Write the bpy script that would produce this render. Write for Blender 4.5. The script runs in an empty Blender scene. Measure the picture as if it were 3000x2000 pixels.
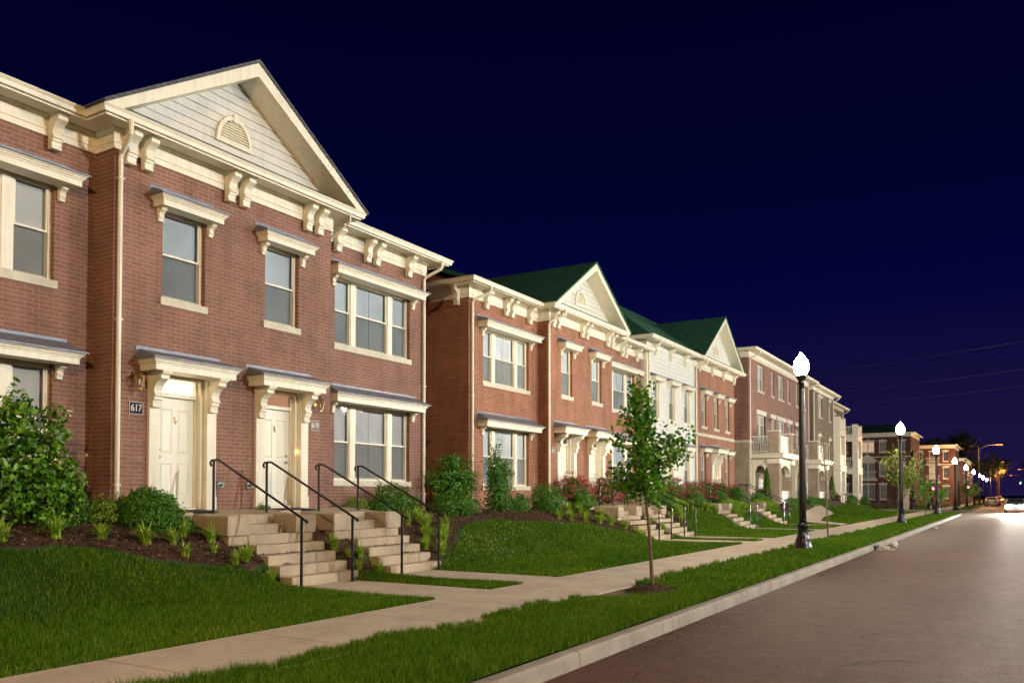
import bpy, math, random
import numpy as np
from mathutils import Vector, Matrix

random.seed(7)
rng = np.random.default_rng(7)
C = bpy.context.scene.collection
SC = bpy.context.scene
R = math.radians

# ------------------------------------------------------------------ camera, sky, exposure
CAM_H = 1.6
F_PX, YAW, PITCH, CY = 2442.83, 0.541598, 0.0270435, 1381.91      # on a 3000 x 2000 frame
cd = bpy.data.cameras.new('camera'); cam = bpy.data.objects.new('camera', cd); C.objects.link(cam)
cam.location = (0, 0, CAM_H)
cam.rotation_euler = (math.pi / 2 + PITCH, 0, YAW)
cd.sensor_fit = 'HORIZONTAL'; cd.sensor_width = 36; cd.lens = F_PX / 3000 * 36
cd.shift_y = (CY - 1000) / 3000
cd.clip_start = 0.1; cd.clip_end = 3000
SC.camera = cam

w = bpy.data.worlds.new('World'); SC.world = w; w.use_nodes = True
nt = w.node_tree; nt.nodes.clear()
wo = nt.nodes.new('ShaderNodeOutputWorld'); bg = nt.nodes.new('ShaderNodeBackground')
tc = nt.nodes.new('ShaderNodeTexCoord'); sx = nt.nodes.new('ShaderNodeSeparateXYZ')
ramp = nt.nodes.new('ShaderNodeValToRGB')
nt.links.new(tc.outputs['Generated'], sx.inputs[0]); nt.links.new(sx.outputs['Z'], ramp.inputs[0])
cr = ramp.color_ramp
for p, c in ((0.0, (.0125, .0075, .050)), (0.10, (.0080, .0052, .044)), (0.22, (.0011, .0018, .038)), (0.36, (.0003, .0007, .022)), (0.55, (.0001, .0002, .013)), (1.0, (.0001, .0002, .009))):
    e = cr.elements.new(p) if p not in (0.0, 1.0) else cr.elements[0 if p == 0 else -1]
    e.color = (*c, 1)
nt.links.new(ramp.outputs[0], bg.inputs[0]); bg.inputs[1].default_value = 0.81
nt.links.new(bg.outputs[0], wo.inputs[0])

SC.view_settings.view_transform = 'Standard'; SC.view_settings.look = 'None'
SC.view_settings.exposure = 0.3; SC.view_settings.gamma = 1.0
SC.render.engine = 'CYCLES'
cy = SC.cycles
cy.use_denoising = True
cy.use_light_tree = True
cy.max_bounces = 5; cy.diffuse_bounces = 3; cy.glossy_bounces = 3; cy.transmission_bounces = 4; cy.transparent_max_bounces = 12
cy.sample_clamp_indirect = 4.0
cy.caustics_reflective = False; cy.caustics_refractive = False

LAMP_STRENGTH = 520.0          # globes of the street lamps in the picture
KEY_STRENGTH = 6600.0          # unseen taller lamps added across the road to light the fronts

# ------------------------------------------------------------------ materials
def mat(name):
    m = bpy.data.materials.new(name); m.use_nodes = True
    n = m.node_tree.nodes; n.clear()
    out = n.new('ShaderNodeOutputMaterial'); b = n.new('ShaderNodeBsdfPrincipled')
    m.node_tree.links.new(b.outputs[0], out.inputs[0])
    return m, m.node_tree, b, out

def L(t, a, b): t.links.new(a, b)

def noise(t, scale, detail=4, rough=.55, vec=None, dist=0):
    n = t.nodes.new('ShaderNodeTexNoise'); n.inputs['Scale'].default_value = scale
    n.inputs['Detail'].default_value = detail; n.inputs['Roughness'].default_value = rough
    n.inputs['Distortion'].default_value = dist
    if vec is None:
        tc_ = t.nodes.new('ShaderNodeTexCoord'); vec = tc_.outputs['Object']
    L(t, vec, n.inputs['Vector']); return n.outputs['Fac']

def rampn(t, fac, stops):
    r = t.nodes.new('ShaderNodeValToRGB'); L(t, fac, r.inputs[0])
    while len(r.color_ramp.elements) < len(stops): r.color_ramp.elements.new(.5)
    for e, (p, c) in zip(r.color_ramp.elements, stops):
        e.position = p; e.color = (*c, 1) if len(c) == 3 else c
    return r.outputs[0]

def mul(t, a, b, fac=1.0):
    m = t.nodes.new('ShaderNodeMix'); m.data_type = 'RGBA'; m.blend_type = 'MULTIPLY'
    m.inputs[0].default_value = fac
    for s, v in ((6, a), (7, b)):
        if isinstance(v, tuple): m.inputs[s].default_value = (*v, 1)
        else: L(t, v, m.inputs[s])
    return m.outputs[2]

def mixc(t, fac, a, b):
    m = t.nodes.new('ShaderNodeMix'); m.data_type = 'RGBA'
    if isinstance(fac, float): m.inputs[0].default_value = fac
    else: L(t, fac, m.inputs[0])
    for s, v in ((6, a), (7, b)):
        if isinstance(v, tuple): m.inputs[s].default_value = (*v, 1)
        else: L(t, v, m.inputs[s])
    return m.outputs[2]

def math_(t, op, a, b=None, c=None):
    m = t.nodes.new('ShaderNodeMath'); m.operation = op
    for i, v in enumerate((a, b, c)):
        if v is None: continue
        if isinstance(v, (int, float)): m.inputs[i].default_value = v
        else: L(t, v, m.inputs[i])
    return m.outputs[0]

def bump(t, b, h, dist=.01, strength=1.0):
    n = t.nodes.new('ShaderNodeBump'); n.inputs['Distance'].default_value = dist; n.inputs['Strength'].default_value = strength
    L(t, h, n.inputs['Height']); L(t, n.outputs[0], b.inputs['Normal'])

def wallvec(t):
    """u along the wall, v up, whichever way the wall faces"""
    tc_ = t.nodes.new('ShaderNodeTexCoord'); s = t.nodes.new('ShaderNodeSeparateXYZ'); L(t, tc_.outputs['Object'], s.inputs[0])
    sn = t.nodes.new('ShaderNodeSeparateXYZ'); L(t, tc_.outputs['Normal'], sn.inputs[0])
    k = math_(t, 'GREATER_THAN', math_(t, 'ABSOLUTE', sn.outputs[0]), .5)
    mx = t.nodes.new('ShaderNodeMix'); L(t, k, mx.inputs[0]); L(t, s.outputs[0], mx.inputs[2]); L(t, s.outputs[1], mx.inputs[3])
    cb = t.nodes.new('ShaderNodeCombineXYZ'); L(t, mx.outputs[0], cb.inputs[0]); L(t, s.outputs[2], cb.inputs[1])
    return cb.outputs[0], tc_.outputs['Object']

def brick_mat(name, c1, c2, mortar, bw=.235, bh=.0755, ms=.0105, rough=.85):
    m, t, b, o = mat(name)
    v, ob = wallvec(t)
    bt = t.nodes.new('ShaderNodeTexBrick'); L(t, v, bt.inputs['Vector'])
    bt.inputs['Color1'].default_value = (*c1, 1); bt.inputs['Color2'].default_value = (*c2, 1); bt.inputs['Mortar'].default_value = (*mortar, 1)
    bt.inputs['Scale'].default_value = 1; bt.inputs['Brick Width'].default_value = bw; bt.inputs['Row Height'].default_value = bh
    bt.inputs['Mortar Size'].default_value = ms * .55; bt.inputs['Mortar Smooth'].default_value = .25; bt.inputs['Bias'].default_value = 0
    n1 = rampn(t, noise(t, 1.1, 5, .6, ob), [(.3, (.80, .79, .78)), (.7, (1.12, 1.10, 1.08))])
    n2 = rampn(t, noise(t, 38, 3, .6, ob), [(.25, (.84, .84, .84)), (.75, (1.12, 1.12, 1.12))])
    col = mul(t, mul(t, bt.outputs['Color'], n1), n2)
    sz = t.nodes.new('ShaderNodeSeparateXYZ'); L(t, ob, sz.inputs[0])
    low = math_(t, 'SUBTRACT', 1.0, math_(t, 'DIVIDE', sz.outputs[2], 2.3))
    pat = rampn(t, math_(t, 'ADD', noise(t, 2.3, 5, .7, ob), math_(t, 'MULTIPLY', low, .12)), [(.56, (0, 0, 0)), (.70, (.42, .42, .42))])
    col = mixc(t, math_(t, 'MULTIPLY', pat, math_(t, 'GREATER_THAN', low, 0.0)), col, (.42, .32, .29))
    mpv = t.nodes.new('ShaderNodeMapping'); mpv.inputs['Scale'].default_value = (2.2, 2.2, .35); L(t, ob, mpv.inputs[0])
    col = mul(t, col, rampn(t, noise(t, 1.3, 5, .65, mpv.outputs[0]), [(.34, (.80, .79, .78)), (.55, (1.04, 1.04, 1.04))]))
    L(t, col, b.inputs['Base Color'])
    b.inputs['Roughness'].default_value = rough
    h = math_(t, 'ADD', math_(t, 'MULTIPLY', bt.outputs['Fac'], -1.0), math_(t, 'MULTIPLY', noise(t, 90, 2, .5, ob), .3))
    bump(t, b, h, .006, .9)
    return m

def paint(name, col, rough=.45, var=.12, scale=2.5, metallic=0.0, streak=0.0, bmp=0.0):
    m, t, b, o = mat(name)
    f = noise(t, scale, 6, .6)
    c = mul(t, col, rampn(t, f, [(.25, (1 - var,) * 3), (.75, (1 + var * .4,) * 3)]))
    if streak:
        tc_ = t.nodes.new('ShaderNodeTexCoord'); mp = t.nodes.new('ShaderNodeMapping'); mp.inputs['Scale'].default_value = (5, 5, .5)
        L(t, tc_.outputs['Object'], mp.inputs[0])
        c = mul(t, c, rampn(t, noise(t, 2.2, 6, .65, mp.outputs[0]), [(.38, (1 - streak, 1 - streak, 1 - streak * .9)), (.62, (1.05, 1.05, 1.05))]))
    L(t, c, b.inputs['Base Color']); b.inputs['Roughness'].default_value = rough; b.inputs['Metallic'].default_value = metallic
    if bmp: bump(t, b, noise(t, 60, 4, .6), bmp, .6)
    return m

M = {}
M['brick1'] = brick_mat('plum brick', (.275, .133, .099), (.222, .106, .080), (.43, .31, .235))
M['brick2'] = brick_mat('red brick', (.345, .138, .078), (.27, .105, .060), (.50, .355, .25))
M['brick4'] = brick_mat('dark red brick', (.31, .135, .10), (.21, .092, .07), (.55, .43, .34), .215, .082)
M['brick5'] = brick_mat('grey brown brick', (.20, .145, .105), (.155, .112, .085), (.33, .27, .21), .215, .082)
M['tan'] = brick_mat('tan brick', (.40, .32, .235), (.31, .245, .18), (.60, .52, .43), .215, .082)
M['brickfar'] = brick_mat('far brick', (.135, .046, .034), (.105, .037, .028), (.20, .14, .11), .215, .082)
M['cream'] = paint('cream trim', (.79, .745, .60), .42, .10, 3, streak=.07)
M['door'] = paint('cream door', (.79, .775, .67), .38, .05, 2)
M['white'] = paint('white trim', (.78, .75, .66), .4, .06, 3)
M['siding'] = paint('ivory clapboard', (.65, .64, .585), .55, .08, 2, streak=.06)
M['sidingw'] = paint('white clapboard', (.72, .72, .66), .55, .08, 2, streak=.06)
M['limestone'] = paint('limestone', (.62, .57, .45), .7, .16, 4, streak=.08)
M['roof_metal'] = paint('lead roof', (.21, .225, .27), .5, .35, 5, .35)
M['black'] = paint('black enamel', (.012, .009, .010), .32, .2, 8)
M['bark'] = paint('young bark', (.15, .10, .065), .85, .4, 18, bmp=.01)
M['darkbark'] = paint('dark bark', (.05, .035, .025), .9, .4, 14)
M['brass'] = paint('brass', (.55, .36, .12), .22, .15, 9, 1.0)
M['steel'] = paint('steel', (.5, .5, .5), .25, .15, 9, 1.0)
M['mat_rubber'] = paint('door mat', (.012, .012, .014), .9, .3, 30)
M['dark'] = paint('dark interior', (.015, .012, .012), .9, .2, 3)
M['carpaint'] = paint('silver car paint', (.42, .42, .42), .22, .08, 3, .5)
M['cardark'] = paint('dark car paint', (.03, .03, .035), .2, .08, 3, .3)
M['tyre'] = paint('tyre rubber', (.012, .012, .012), .8, .2, 20)
M['plum'] = paint('pale pink panel', (.55, .42, .36), .6, .1, 3)

def shingle(name, a, b_):
    m, t, b, o = mat(name)
    tc_ = t.nodes.new('ShaderNodeTexCoord')
    s = t.nodes.new('ShaderNodeSeparateXYZ'); L(t, tc_.outputs['Object'], s.inputs[0])
    cb = t.nodes.new('ShaderNodeCombineXYZ'); L(t, math_(t, 'ADD', s.outputs[0], s.outputs[1]), cb.inputs[0]); L(t, s.outputs[2], cb.inputs[1])
    bt = t.nodes.new('ShaderNodeTexBrick'); L(t, cb.outputs[0], bt.inputs['Vector'])
    bt.inputs['Color1'].default_value = (*a, 1); bt.inputs['Color2'].default_value = (*b_, 1); bt.inputs['Mortar'].default_value = (a[0] * .3, a[1] * .3, a[2] * .3, 1)
    bt.inputs['Brick Width'].default_value = .3; bt.inputs['Row Height'].default_value = .085; bt.inputs['Mortar Size'].default_value = .006; bt.inputs['Scale'].default_value = 1
    L(t, mul(t, bt.outputs[0], rampn(t, noise(t, 2.5, 6), [(.3, (.75,) * 3), (.7, (1.2,) * 3)])), b.inputs['Base Color'])
    b.inputs['Roughness'].default_value = .9
    bump(t, b, noise(t, 60, 3), .01, .6)
    return m
M['green_roof'] = shingle('green shingle', (.022, .135, .062), (.014, .10, .045))
M['grey_roof'] = shingle('grey shingle', (.10, .105, .11), (.075, .08, .085))

def concrete(name, base, stain=.35, joints=0):
    m, t, b, o = mat(name)
    tc_ = t.nodes.new('ShaderNodeTexCoord'); ob = tc_.outputs['Object']
    c = mul(t, base, rampn(t, noise(t, 1.3, 8, .65, ob), [(.3, (1 - stain, 1 - stain, 1 - stain * .95)), (.65, (1.1, 1.08, 1.05))]))
    c = mul(t, c, rampn(t, noise(t, 70, 3, .6, ob), [(.3, (.86,) * 3), (.7, (1.1,) * 3)]))
    mp = t.nodes.new('ShaderNodeMapping'); mp.inputs['Scale'].default_value = (3, 3, .6); L(t, ob, mp.inputs[0])
    c = mul(t, c, rampn(t, noise(t, 1.7, 6, .7, mp.outputs[0]), [(.33, (.70, .70, .72)), (.48, (1, 1, 1))]), .7)
    if joints:
        s = t.nodes.new('ShaderNodeSeparateXYZ'); L(t, ob, s.inputs[0])
        pp = math_(t, 'ABSOLUTE', math_(t, 'SUBTRACT', math_(t, 'FRACT', math_(t, 'DIVIDE', math_(t, 'ADD', s.outputs[1], -.31), joints)), .5))
        k = math_(t, 'LESS_THAN', pp, .010 / joints)
        c = mul(t, c, mixc(t, k, (1., 1., 1.), (.45, .40, .36)))
    L(t, c, b.inputs['Base Color']); b.inputs['Roughness'].default_value = .85
    bump(t, b, noise(t, 55, 4, .6, ob), .006, .5)
    return m
M['concrete'] = concrete('step concrete', (.46, .37, .26), .30)
M['walk'] = concrete('pavement concrete', (.52, .43, .33), .22, 1.83)
M['walk2'] = concrete('path concrete', (.52, .43, .33), .22)
M['kerb'] = concrete('kerb concrete', (.31, .26, .20), .35, 3.05)

def asphalt():
    m, t, b, o = mat('asphalt')
    tc_ = t.nodes.new('ShaderNodeTexCoord'); ob = tc_.outputs['Object']
    c = rampn(t, noise(t, .35, 7, .62, ob), [(.3, (.058, .0225, .0125)), (.7, (.076, .030, .018))])
    c = mul(t, c, rampn(t, noise(t, 30, 8, .9, ob), [(.42, (.50,) * 3), (.50, (1.0,) * 3), (.57, (2.2,) * 3)]))
    mp = t.nodes.new('ShaderNodeMapping'); mp.inputs['Scale'].default_value = (1.0, .22, 1); L(t, ob, mp.inputs[0])
    c = mul(t, c, rampn(t, noise(t, .9, 7, .7, mp.outputs[0]), [(.38, (.74,) * 3), (.55, (1, 1, 1))]), .8)
    c = mul(t, c, rampn(t, noise(t, 5.5, 9, .8, ob), [(.36, (.68,) * 3), (.5, (1.0,) * 3), (.62, (1.28,) * 3)]))
    spots = rampn(t, noise(t, 1.9, 4, .6, ob, .6), [(.63, (1, 1, 1)), (.69, (.62, .60, .58))])
    c = mul(t, c, spots)
    # cracks
    dn = t.nodes.new('ShaderNodeTexNoise'); dn.inputs['Scale'].default_value = 1.6; dn.inputs['Detail'].default_value = 6; L(t, ob, dn.inputs['Vector'])
    va = t.nodes.new('ShaderNodeVectorMath'); va.operation = 'MULTIPLY_ADD'; L(t, dn.outputs['Color'], va.inputs[0]); va.inputs[1].default_value = (.55, .55, 0); L(t, ob, va.inputs[2])
    mp2 = t.nodes.new('ShaderNodeMapping'); mp2.inputs['Scale'].default_value = (.13, .42, 1); L(t, va.outputs[0], mp2.inputs[0])
    vo = t.nodes.new('ShaderNodeTexVoronoi'); vo.feature = 'DISTANCE_TO_EDGE'; vo.inputs['Scale'].default_value = 1.0; L(t, mp2.outputs[0], vo.inputs['Vector'])
    crk = math_(t, 'MULTIPLY', math_(t, 'LESS_THAN', vo.outputs['Distance'], .0030), math_(t, 'GREATER_THAN', noise(t, .5, 3, .5, ob), .44))
    c = mul(t, c, mixc(t, crk, (1., 1., 1.), (.25, .22, .2)))
    # tar seam along the gutter
    s = t.nodes.new('ShaderNodeSeparateXYZ'); L(t, va.outputs[0], s.inputs[0])
    seam = math_(t, 'MULTIPLY', math_(t, 'LESS_THAN', math_(t, 'ABSOLUTE', math_(t, 'ADD', s.outputs[0], 2.98)), .009), math_(t, 'GREATER_THAN', noise(t, .8, 3, .6, ob), .50))
    c = mul(t, c, mixc(t, seam, (1., 1., 1.), (.30, .27, .25)))
    L(t, c, b.inputs['Base Color'])
    L(t, rampn(t, noise(t, 3.5, 8, .8, ob), [(.3, (.60,) * 3), (.7, (.74,) * 3)]), b.inputs['Roughness'])
    b.inputs['Specular IOR Level'].default_value = .20
    bump(t, b, noise(t, 150, 3, .7, ob), .006, .7)
    return m
M['asphalt'] = asphalt()

def soil(name, a, b_, scale=30):
    m, t, b, o = mat(name)
    L(t, mul(t, rampn(t, noise(t, scale, 6, .7), [(.3, a), (.7, b_)]), rampn(t, noise(t, 1.5, 4), [(.3, (.7,) * 3), (.7, (1.2,) * 3)])), b.inputs['Base Color'])
    b.inputs['Roughness'].default_value = .95
    bump(t, b, noise(t, scale * 1.5, 5, .7), .03, 1.0)
    return m
M['mulch'] = soil('mulch', (.030, .014, .008), (.115, .052, .028), 28)
M['turf'] = soil('turf soil', (.014, .05, .004), (.03, .095, .008), 22)
M['fargrass'] = soil('far grass', (.018, .034, .006), (.035, .06, .01), 8)
M['soil'] = soil('bare soil', (.12, .07, .04), (.2, .13, .08), 14)

def leafmat(name, stops, rough=.5, trans=.14):
    m, t, b, o = mat(name)
    g = t.nodes.new('ShaderNodeNewGeometry')
    c = rampn(t, g.outputs['Random Per Island'], stops)
    L(t, c, b.inputs['Base Color']); b.inputs['Roughness'].default_value = rough
    b.inputs['Specular IOR Level'].default_value = .35
    tr = t.nodes.new('ShaderNodeBsdfTranslucent'); L(t, c, tr.inputs[0])
    mx = t.nodes.new('ShaderNodeMixShader'); mx.inputs[0].default_value = trans
    L(t, b.outputs[0], mx.inputs[1]); L(t, tr.outputs[0], mx.inputs[2]); L(t, mx.outputs[0], o.inputs[0])
    return m
M['grass'] = leafmat('grass blades', [(0, (.018, .056, .002)), (.35, (.048, .138, .004)), (.8, (.098, .225, .008)), (.97, (.30, .36, .05))], .8, .3)
M['grass'].node_tree.nodes['Principled BSDF'].inputs['Specular IOR Level'].default_value = .08
def patchy(m):
    t = m.node_tree; g = [n for n in t.nodes if n.type == 'VALTORGB'][0]; out = g.outputs[0]
    f = noise(t, .55, 5, .65); c = mul(t, out, rampn(t, f, [(.30, (.75, .80, .9)), (.52, (1.0, 1.0, 1.0)), (.75, (1.6, 1.2, 1.0))]))
    for l in list(out.links):
        if l.to_node.type in ('BSDF_PRINCIPLED', 'BSDF_TRANSLUCENT'): L(t, c, l.to_socket)
patchy(M['grass'])
M['leaf_dark'] = leafmat('dark shrub leaf', [(0, (.030, .105, .006)), (.6, (.062, .19, .010)), (1, (.13, .30, .03))])
M['leaf_mid'] = leafmat('boxwood leaf', [(0, (.026, .095, .005)), (.6, (.062, .19, .010)), (1, (.16, .35, .03))])
M['leaf_vib'] = leafmat('viburnum leaf', [(0, (.042, .125, .006)), (.6, (.092, .235, .012)), (1, (.19, .37, .03))], .42)
M['leaf_lime'] = leafmat('spirea leaf', [(0, (.10, .18, .012)), (.6, (.20, .31, .03)), (1, (.32, .44, .06))])
M['leaf_lily'] = leafmat('daylily leaf', [(0, (.13, .28, .015)), (.6, (.29, .47, .035)), (1, (.50, .63, .12))])
M['leaf_tree'] = leafmat('ginkgo leaf', [(0, (.030, .115, .005)), (.6, (.080, .24, .010)), (1, (.20, .41, .03))], .5, .3)
M['leaf_pale'] = leafmat('pale tree leaf', [(0, (.07, .11, .012)), (.6, (.15, .20, .03)), (1, (.28, .32, .07))], .5, .3)
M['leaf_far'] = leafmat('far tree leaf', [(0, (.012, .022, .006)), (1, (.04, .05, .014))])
M['leaf_red'] = leafmat('barberry leaf', [(0, (.03, .006, .012)), (1, (.09, .02, .03))])
M['rose'] = leafmat('rose petals', [(0, (.22, .010, .025)), (.6, (.42, .032, .06)), (1, (.68, .15, .17))], .5, .2)
M['bloom'] = leafmat('cream blossom', [(0, (.6, .55, .36)), (1, (.82, .78, .6))], .6, .1)
M['clover'] = leafmat('clover blossom', [(0, (.6, .6, .5)), (1, (.85, .85, .75))], .6, .1)
M['chip'] = leafmat('bark chip', [(0, (.025, .011, .006)), (.6, (.09, .042, .022)), (.9, (.15, .078, .042)), (1, (.3, .2, .13))], .9, 0)
M['litter'] = leafmat('paper litter', [(0, (.5, .45, .42)), (1, (.8, .75, .7))], .7, 0)

def emit(name, col, s):
    m = bpy.data.materials.new(name); m.use_nodes = True; n = m.node_tree.nodes; n.clear()
    o = n.new('ShaderNodeOutputMaterial'); e = n.new('ShaderNodeEmission')
    e.inputs[0].default_value = (*col, 1); e.inputs[1].default_value = s
    m.node_tree.links.new(e.outputs[0], o.inputs[0]); return m
M['globe'] = emit('lit globe', (1.0, .80, .56), LAMP_STRENGTH)
M['key'] = emit('added key globe', (.97, .985, .945), KEY_STRENGTH)  # globe of the unseen key lamp added opposite the fronts
M['key2'] = emit('weaker added globe', (.98, .98, .93), KEY_STRENGTH * .80)  # same added key lamp, only set weaker
M['keywarm'] = emit('lit sodium globe', (1.0, .62, .28), KEY_STRENGTH * .50)
M['sodium'] = emit('sodium lens', (1.0, .26, .03), 2.6)
M['transom_lit'] = emit('lit hall', (1.0, .76, .50), 2.6)
M['transom_dim'] = emit('dim lit hall', (1.0, .48, .28), .42)
M['porchbulb'] = emit('porch bulb', (1.0, .66, .30), 3500)
M['bell'] = emit('bell light', (1.0, .25, .05), 22)
M['headlight'] = emit('headlight', (1.0, .95, .86), 4000)
M['siggreen'] = emit('green signal', (.05, 1.0, .5), 30)
M['sigred'] = emit('red signal', (1.0, .06, .16), 40)
M['tail'] = emit('tail light', (1.0, .10, .03), 14)
M['farwin'] = emit('lit far window', (1.0, .62, .40), .55)

def glass():
    m = bpy.data.materials.new('window glass'); m.use_nodes = True; t = m.node_tree; n = t.nodes; n.clear()
    o = n.new('ShaderNodeOutputMaterial'); tr = n.new('ShaderNodeBsdfTransparent'); gl = n.new('ShaderNodeBsdfGlossy')
    tr.inputs[0].default_value = (.95, .98, .98, 1); gl.inputs['Roughness'].default_value = .05
    gl.inputs[0].default_value = (.9, .95, 1, 1)
    fr = n.new('ShaderNodeFresnel'); fr.inputs[0].default_value = 1.52
    mx = n.new('ShaderNodeMixShader')
    bn = n.new('ShaderNodeBump'); bn.inputs['Distance'].default_value = .006; L(t, noise(t, 2.6, 3, .45), bn.inputs['Height'])
    L(t, bn.outputs[0], gl.inputs['Normal'])
    L(t, math_(t, 'MULTIPLY', fr.outputs[0], 1.1), mx.inputs[0]); L(t, tr.outputs[0], mx.inputs[1]); L(t, gl.outputs[0], mx.inputs[2]); L(t, mx.outputs[0], o.inputs[0])
    return m
M['glass'] = glass()
def screen():
    m = bpy.data.materials.new('insect screen'); m.use_nodes = True; t = m.node_tree; n = t.nodes; n.clear()
    o = n.new('ShaderNodeOutputMaterial'); tr = n.new('ShaderNodeBsdfTransparent'); d = n.new('ShaderNodeBsdfDiffuse')
    d.inputs[0].default_value = (.13, .135, .125, 1); mx = n.new('ShaderNodeMixShader'); mx.inputs[0].default_value = .42
    L(t, tr.outputs[0], mx.inputs[1]); L(t, d.outputs[0], mx.inputs[2]); L(t, mx.outputs[0], o.inputs[0]); return m
M['screen'] = screen()
def blind(name, col, period=.05, curtain=False):
    m, t, b, o = mat(name)
    tc_ = t.nodes.new('ShaderNodeTexCoord'); s = t.nodes.new('ShaderNodeSeparateXYZ'); L(t, tc_.outputs['Object'], s.inputs[0])
    if curtain:
        wv = math_(t, 'SINE', math_(t, 'ADD', math_(t, 'MULTIPLY', s.outputs[1], 55), math_(t, 'MULTIPLY', noise(t, 2.0, 2), 9)))
        h = math_(t, 'MULTIPLY', wv, .5)
        L(t, mul(t, col, rampn(t, noise(t, 1.4, 3), [(.3, (.8,) * 3), (.7, (1.08,) * 3)])), b.inputs['Base Color'])
        bump(t, b, h, .03, .8)
    else:
        f = math_(t, 'FRACT', math_(t, 'DIVIDE', s.outputs[2], period))
        L(t, mul(t, mul(t, col, rampn(t, f, [(0, (.62,) * 3), (.2, (.97,) * 3), (1, (1.05,) * 3)])), rampn(t, noise(t, .9, 2), [(.35, (.82,) * 3), (.65, (1.08,) * 3)])), b.inputs['Base Color'])
        bump(t, b, f, .02, .8)
    b.inputs['Roughness'].default_value = .6
    return m
M['blind'] = blind('venetian blind', (.86, .88, .90))
M['blind_warm'] = blind('warm venetian blind', (.92, .84, .79))
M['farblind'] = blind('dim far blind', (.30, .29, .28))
M['curtain'] = blind('net curtain', (.86, .88, .90), curtain=True)

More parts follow.
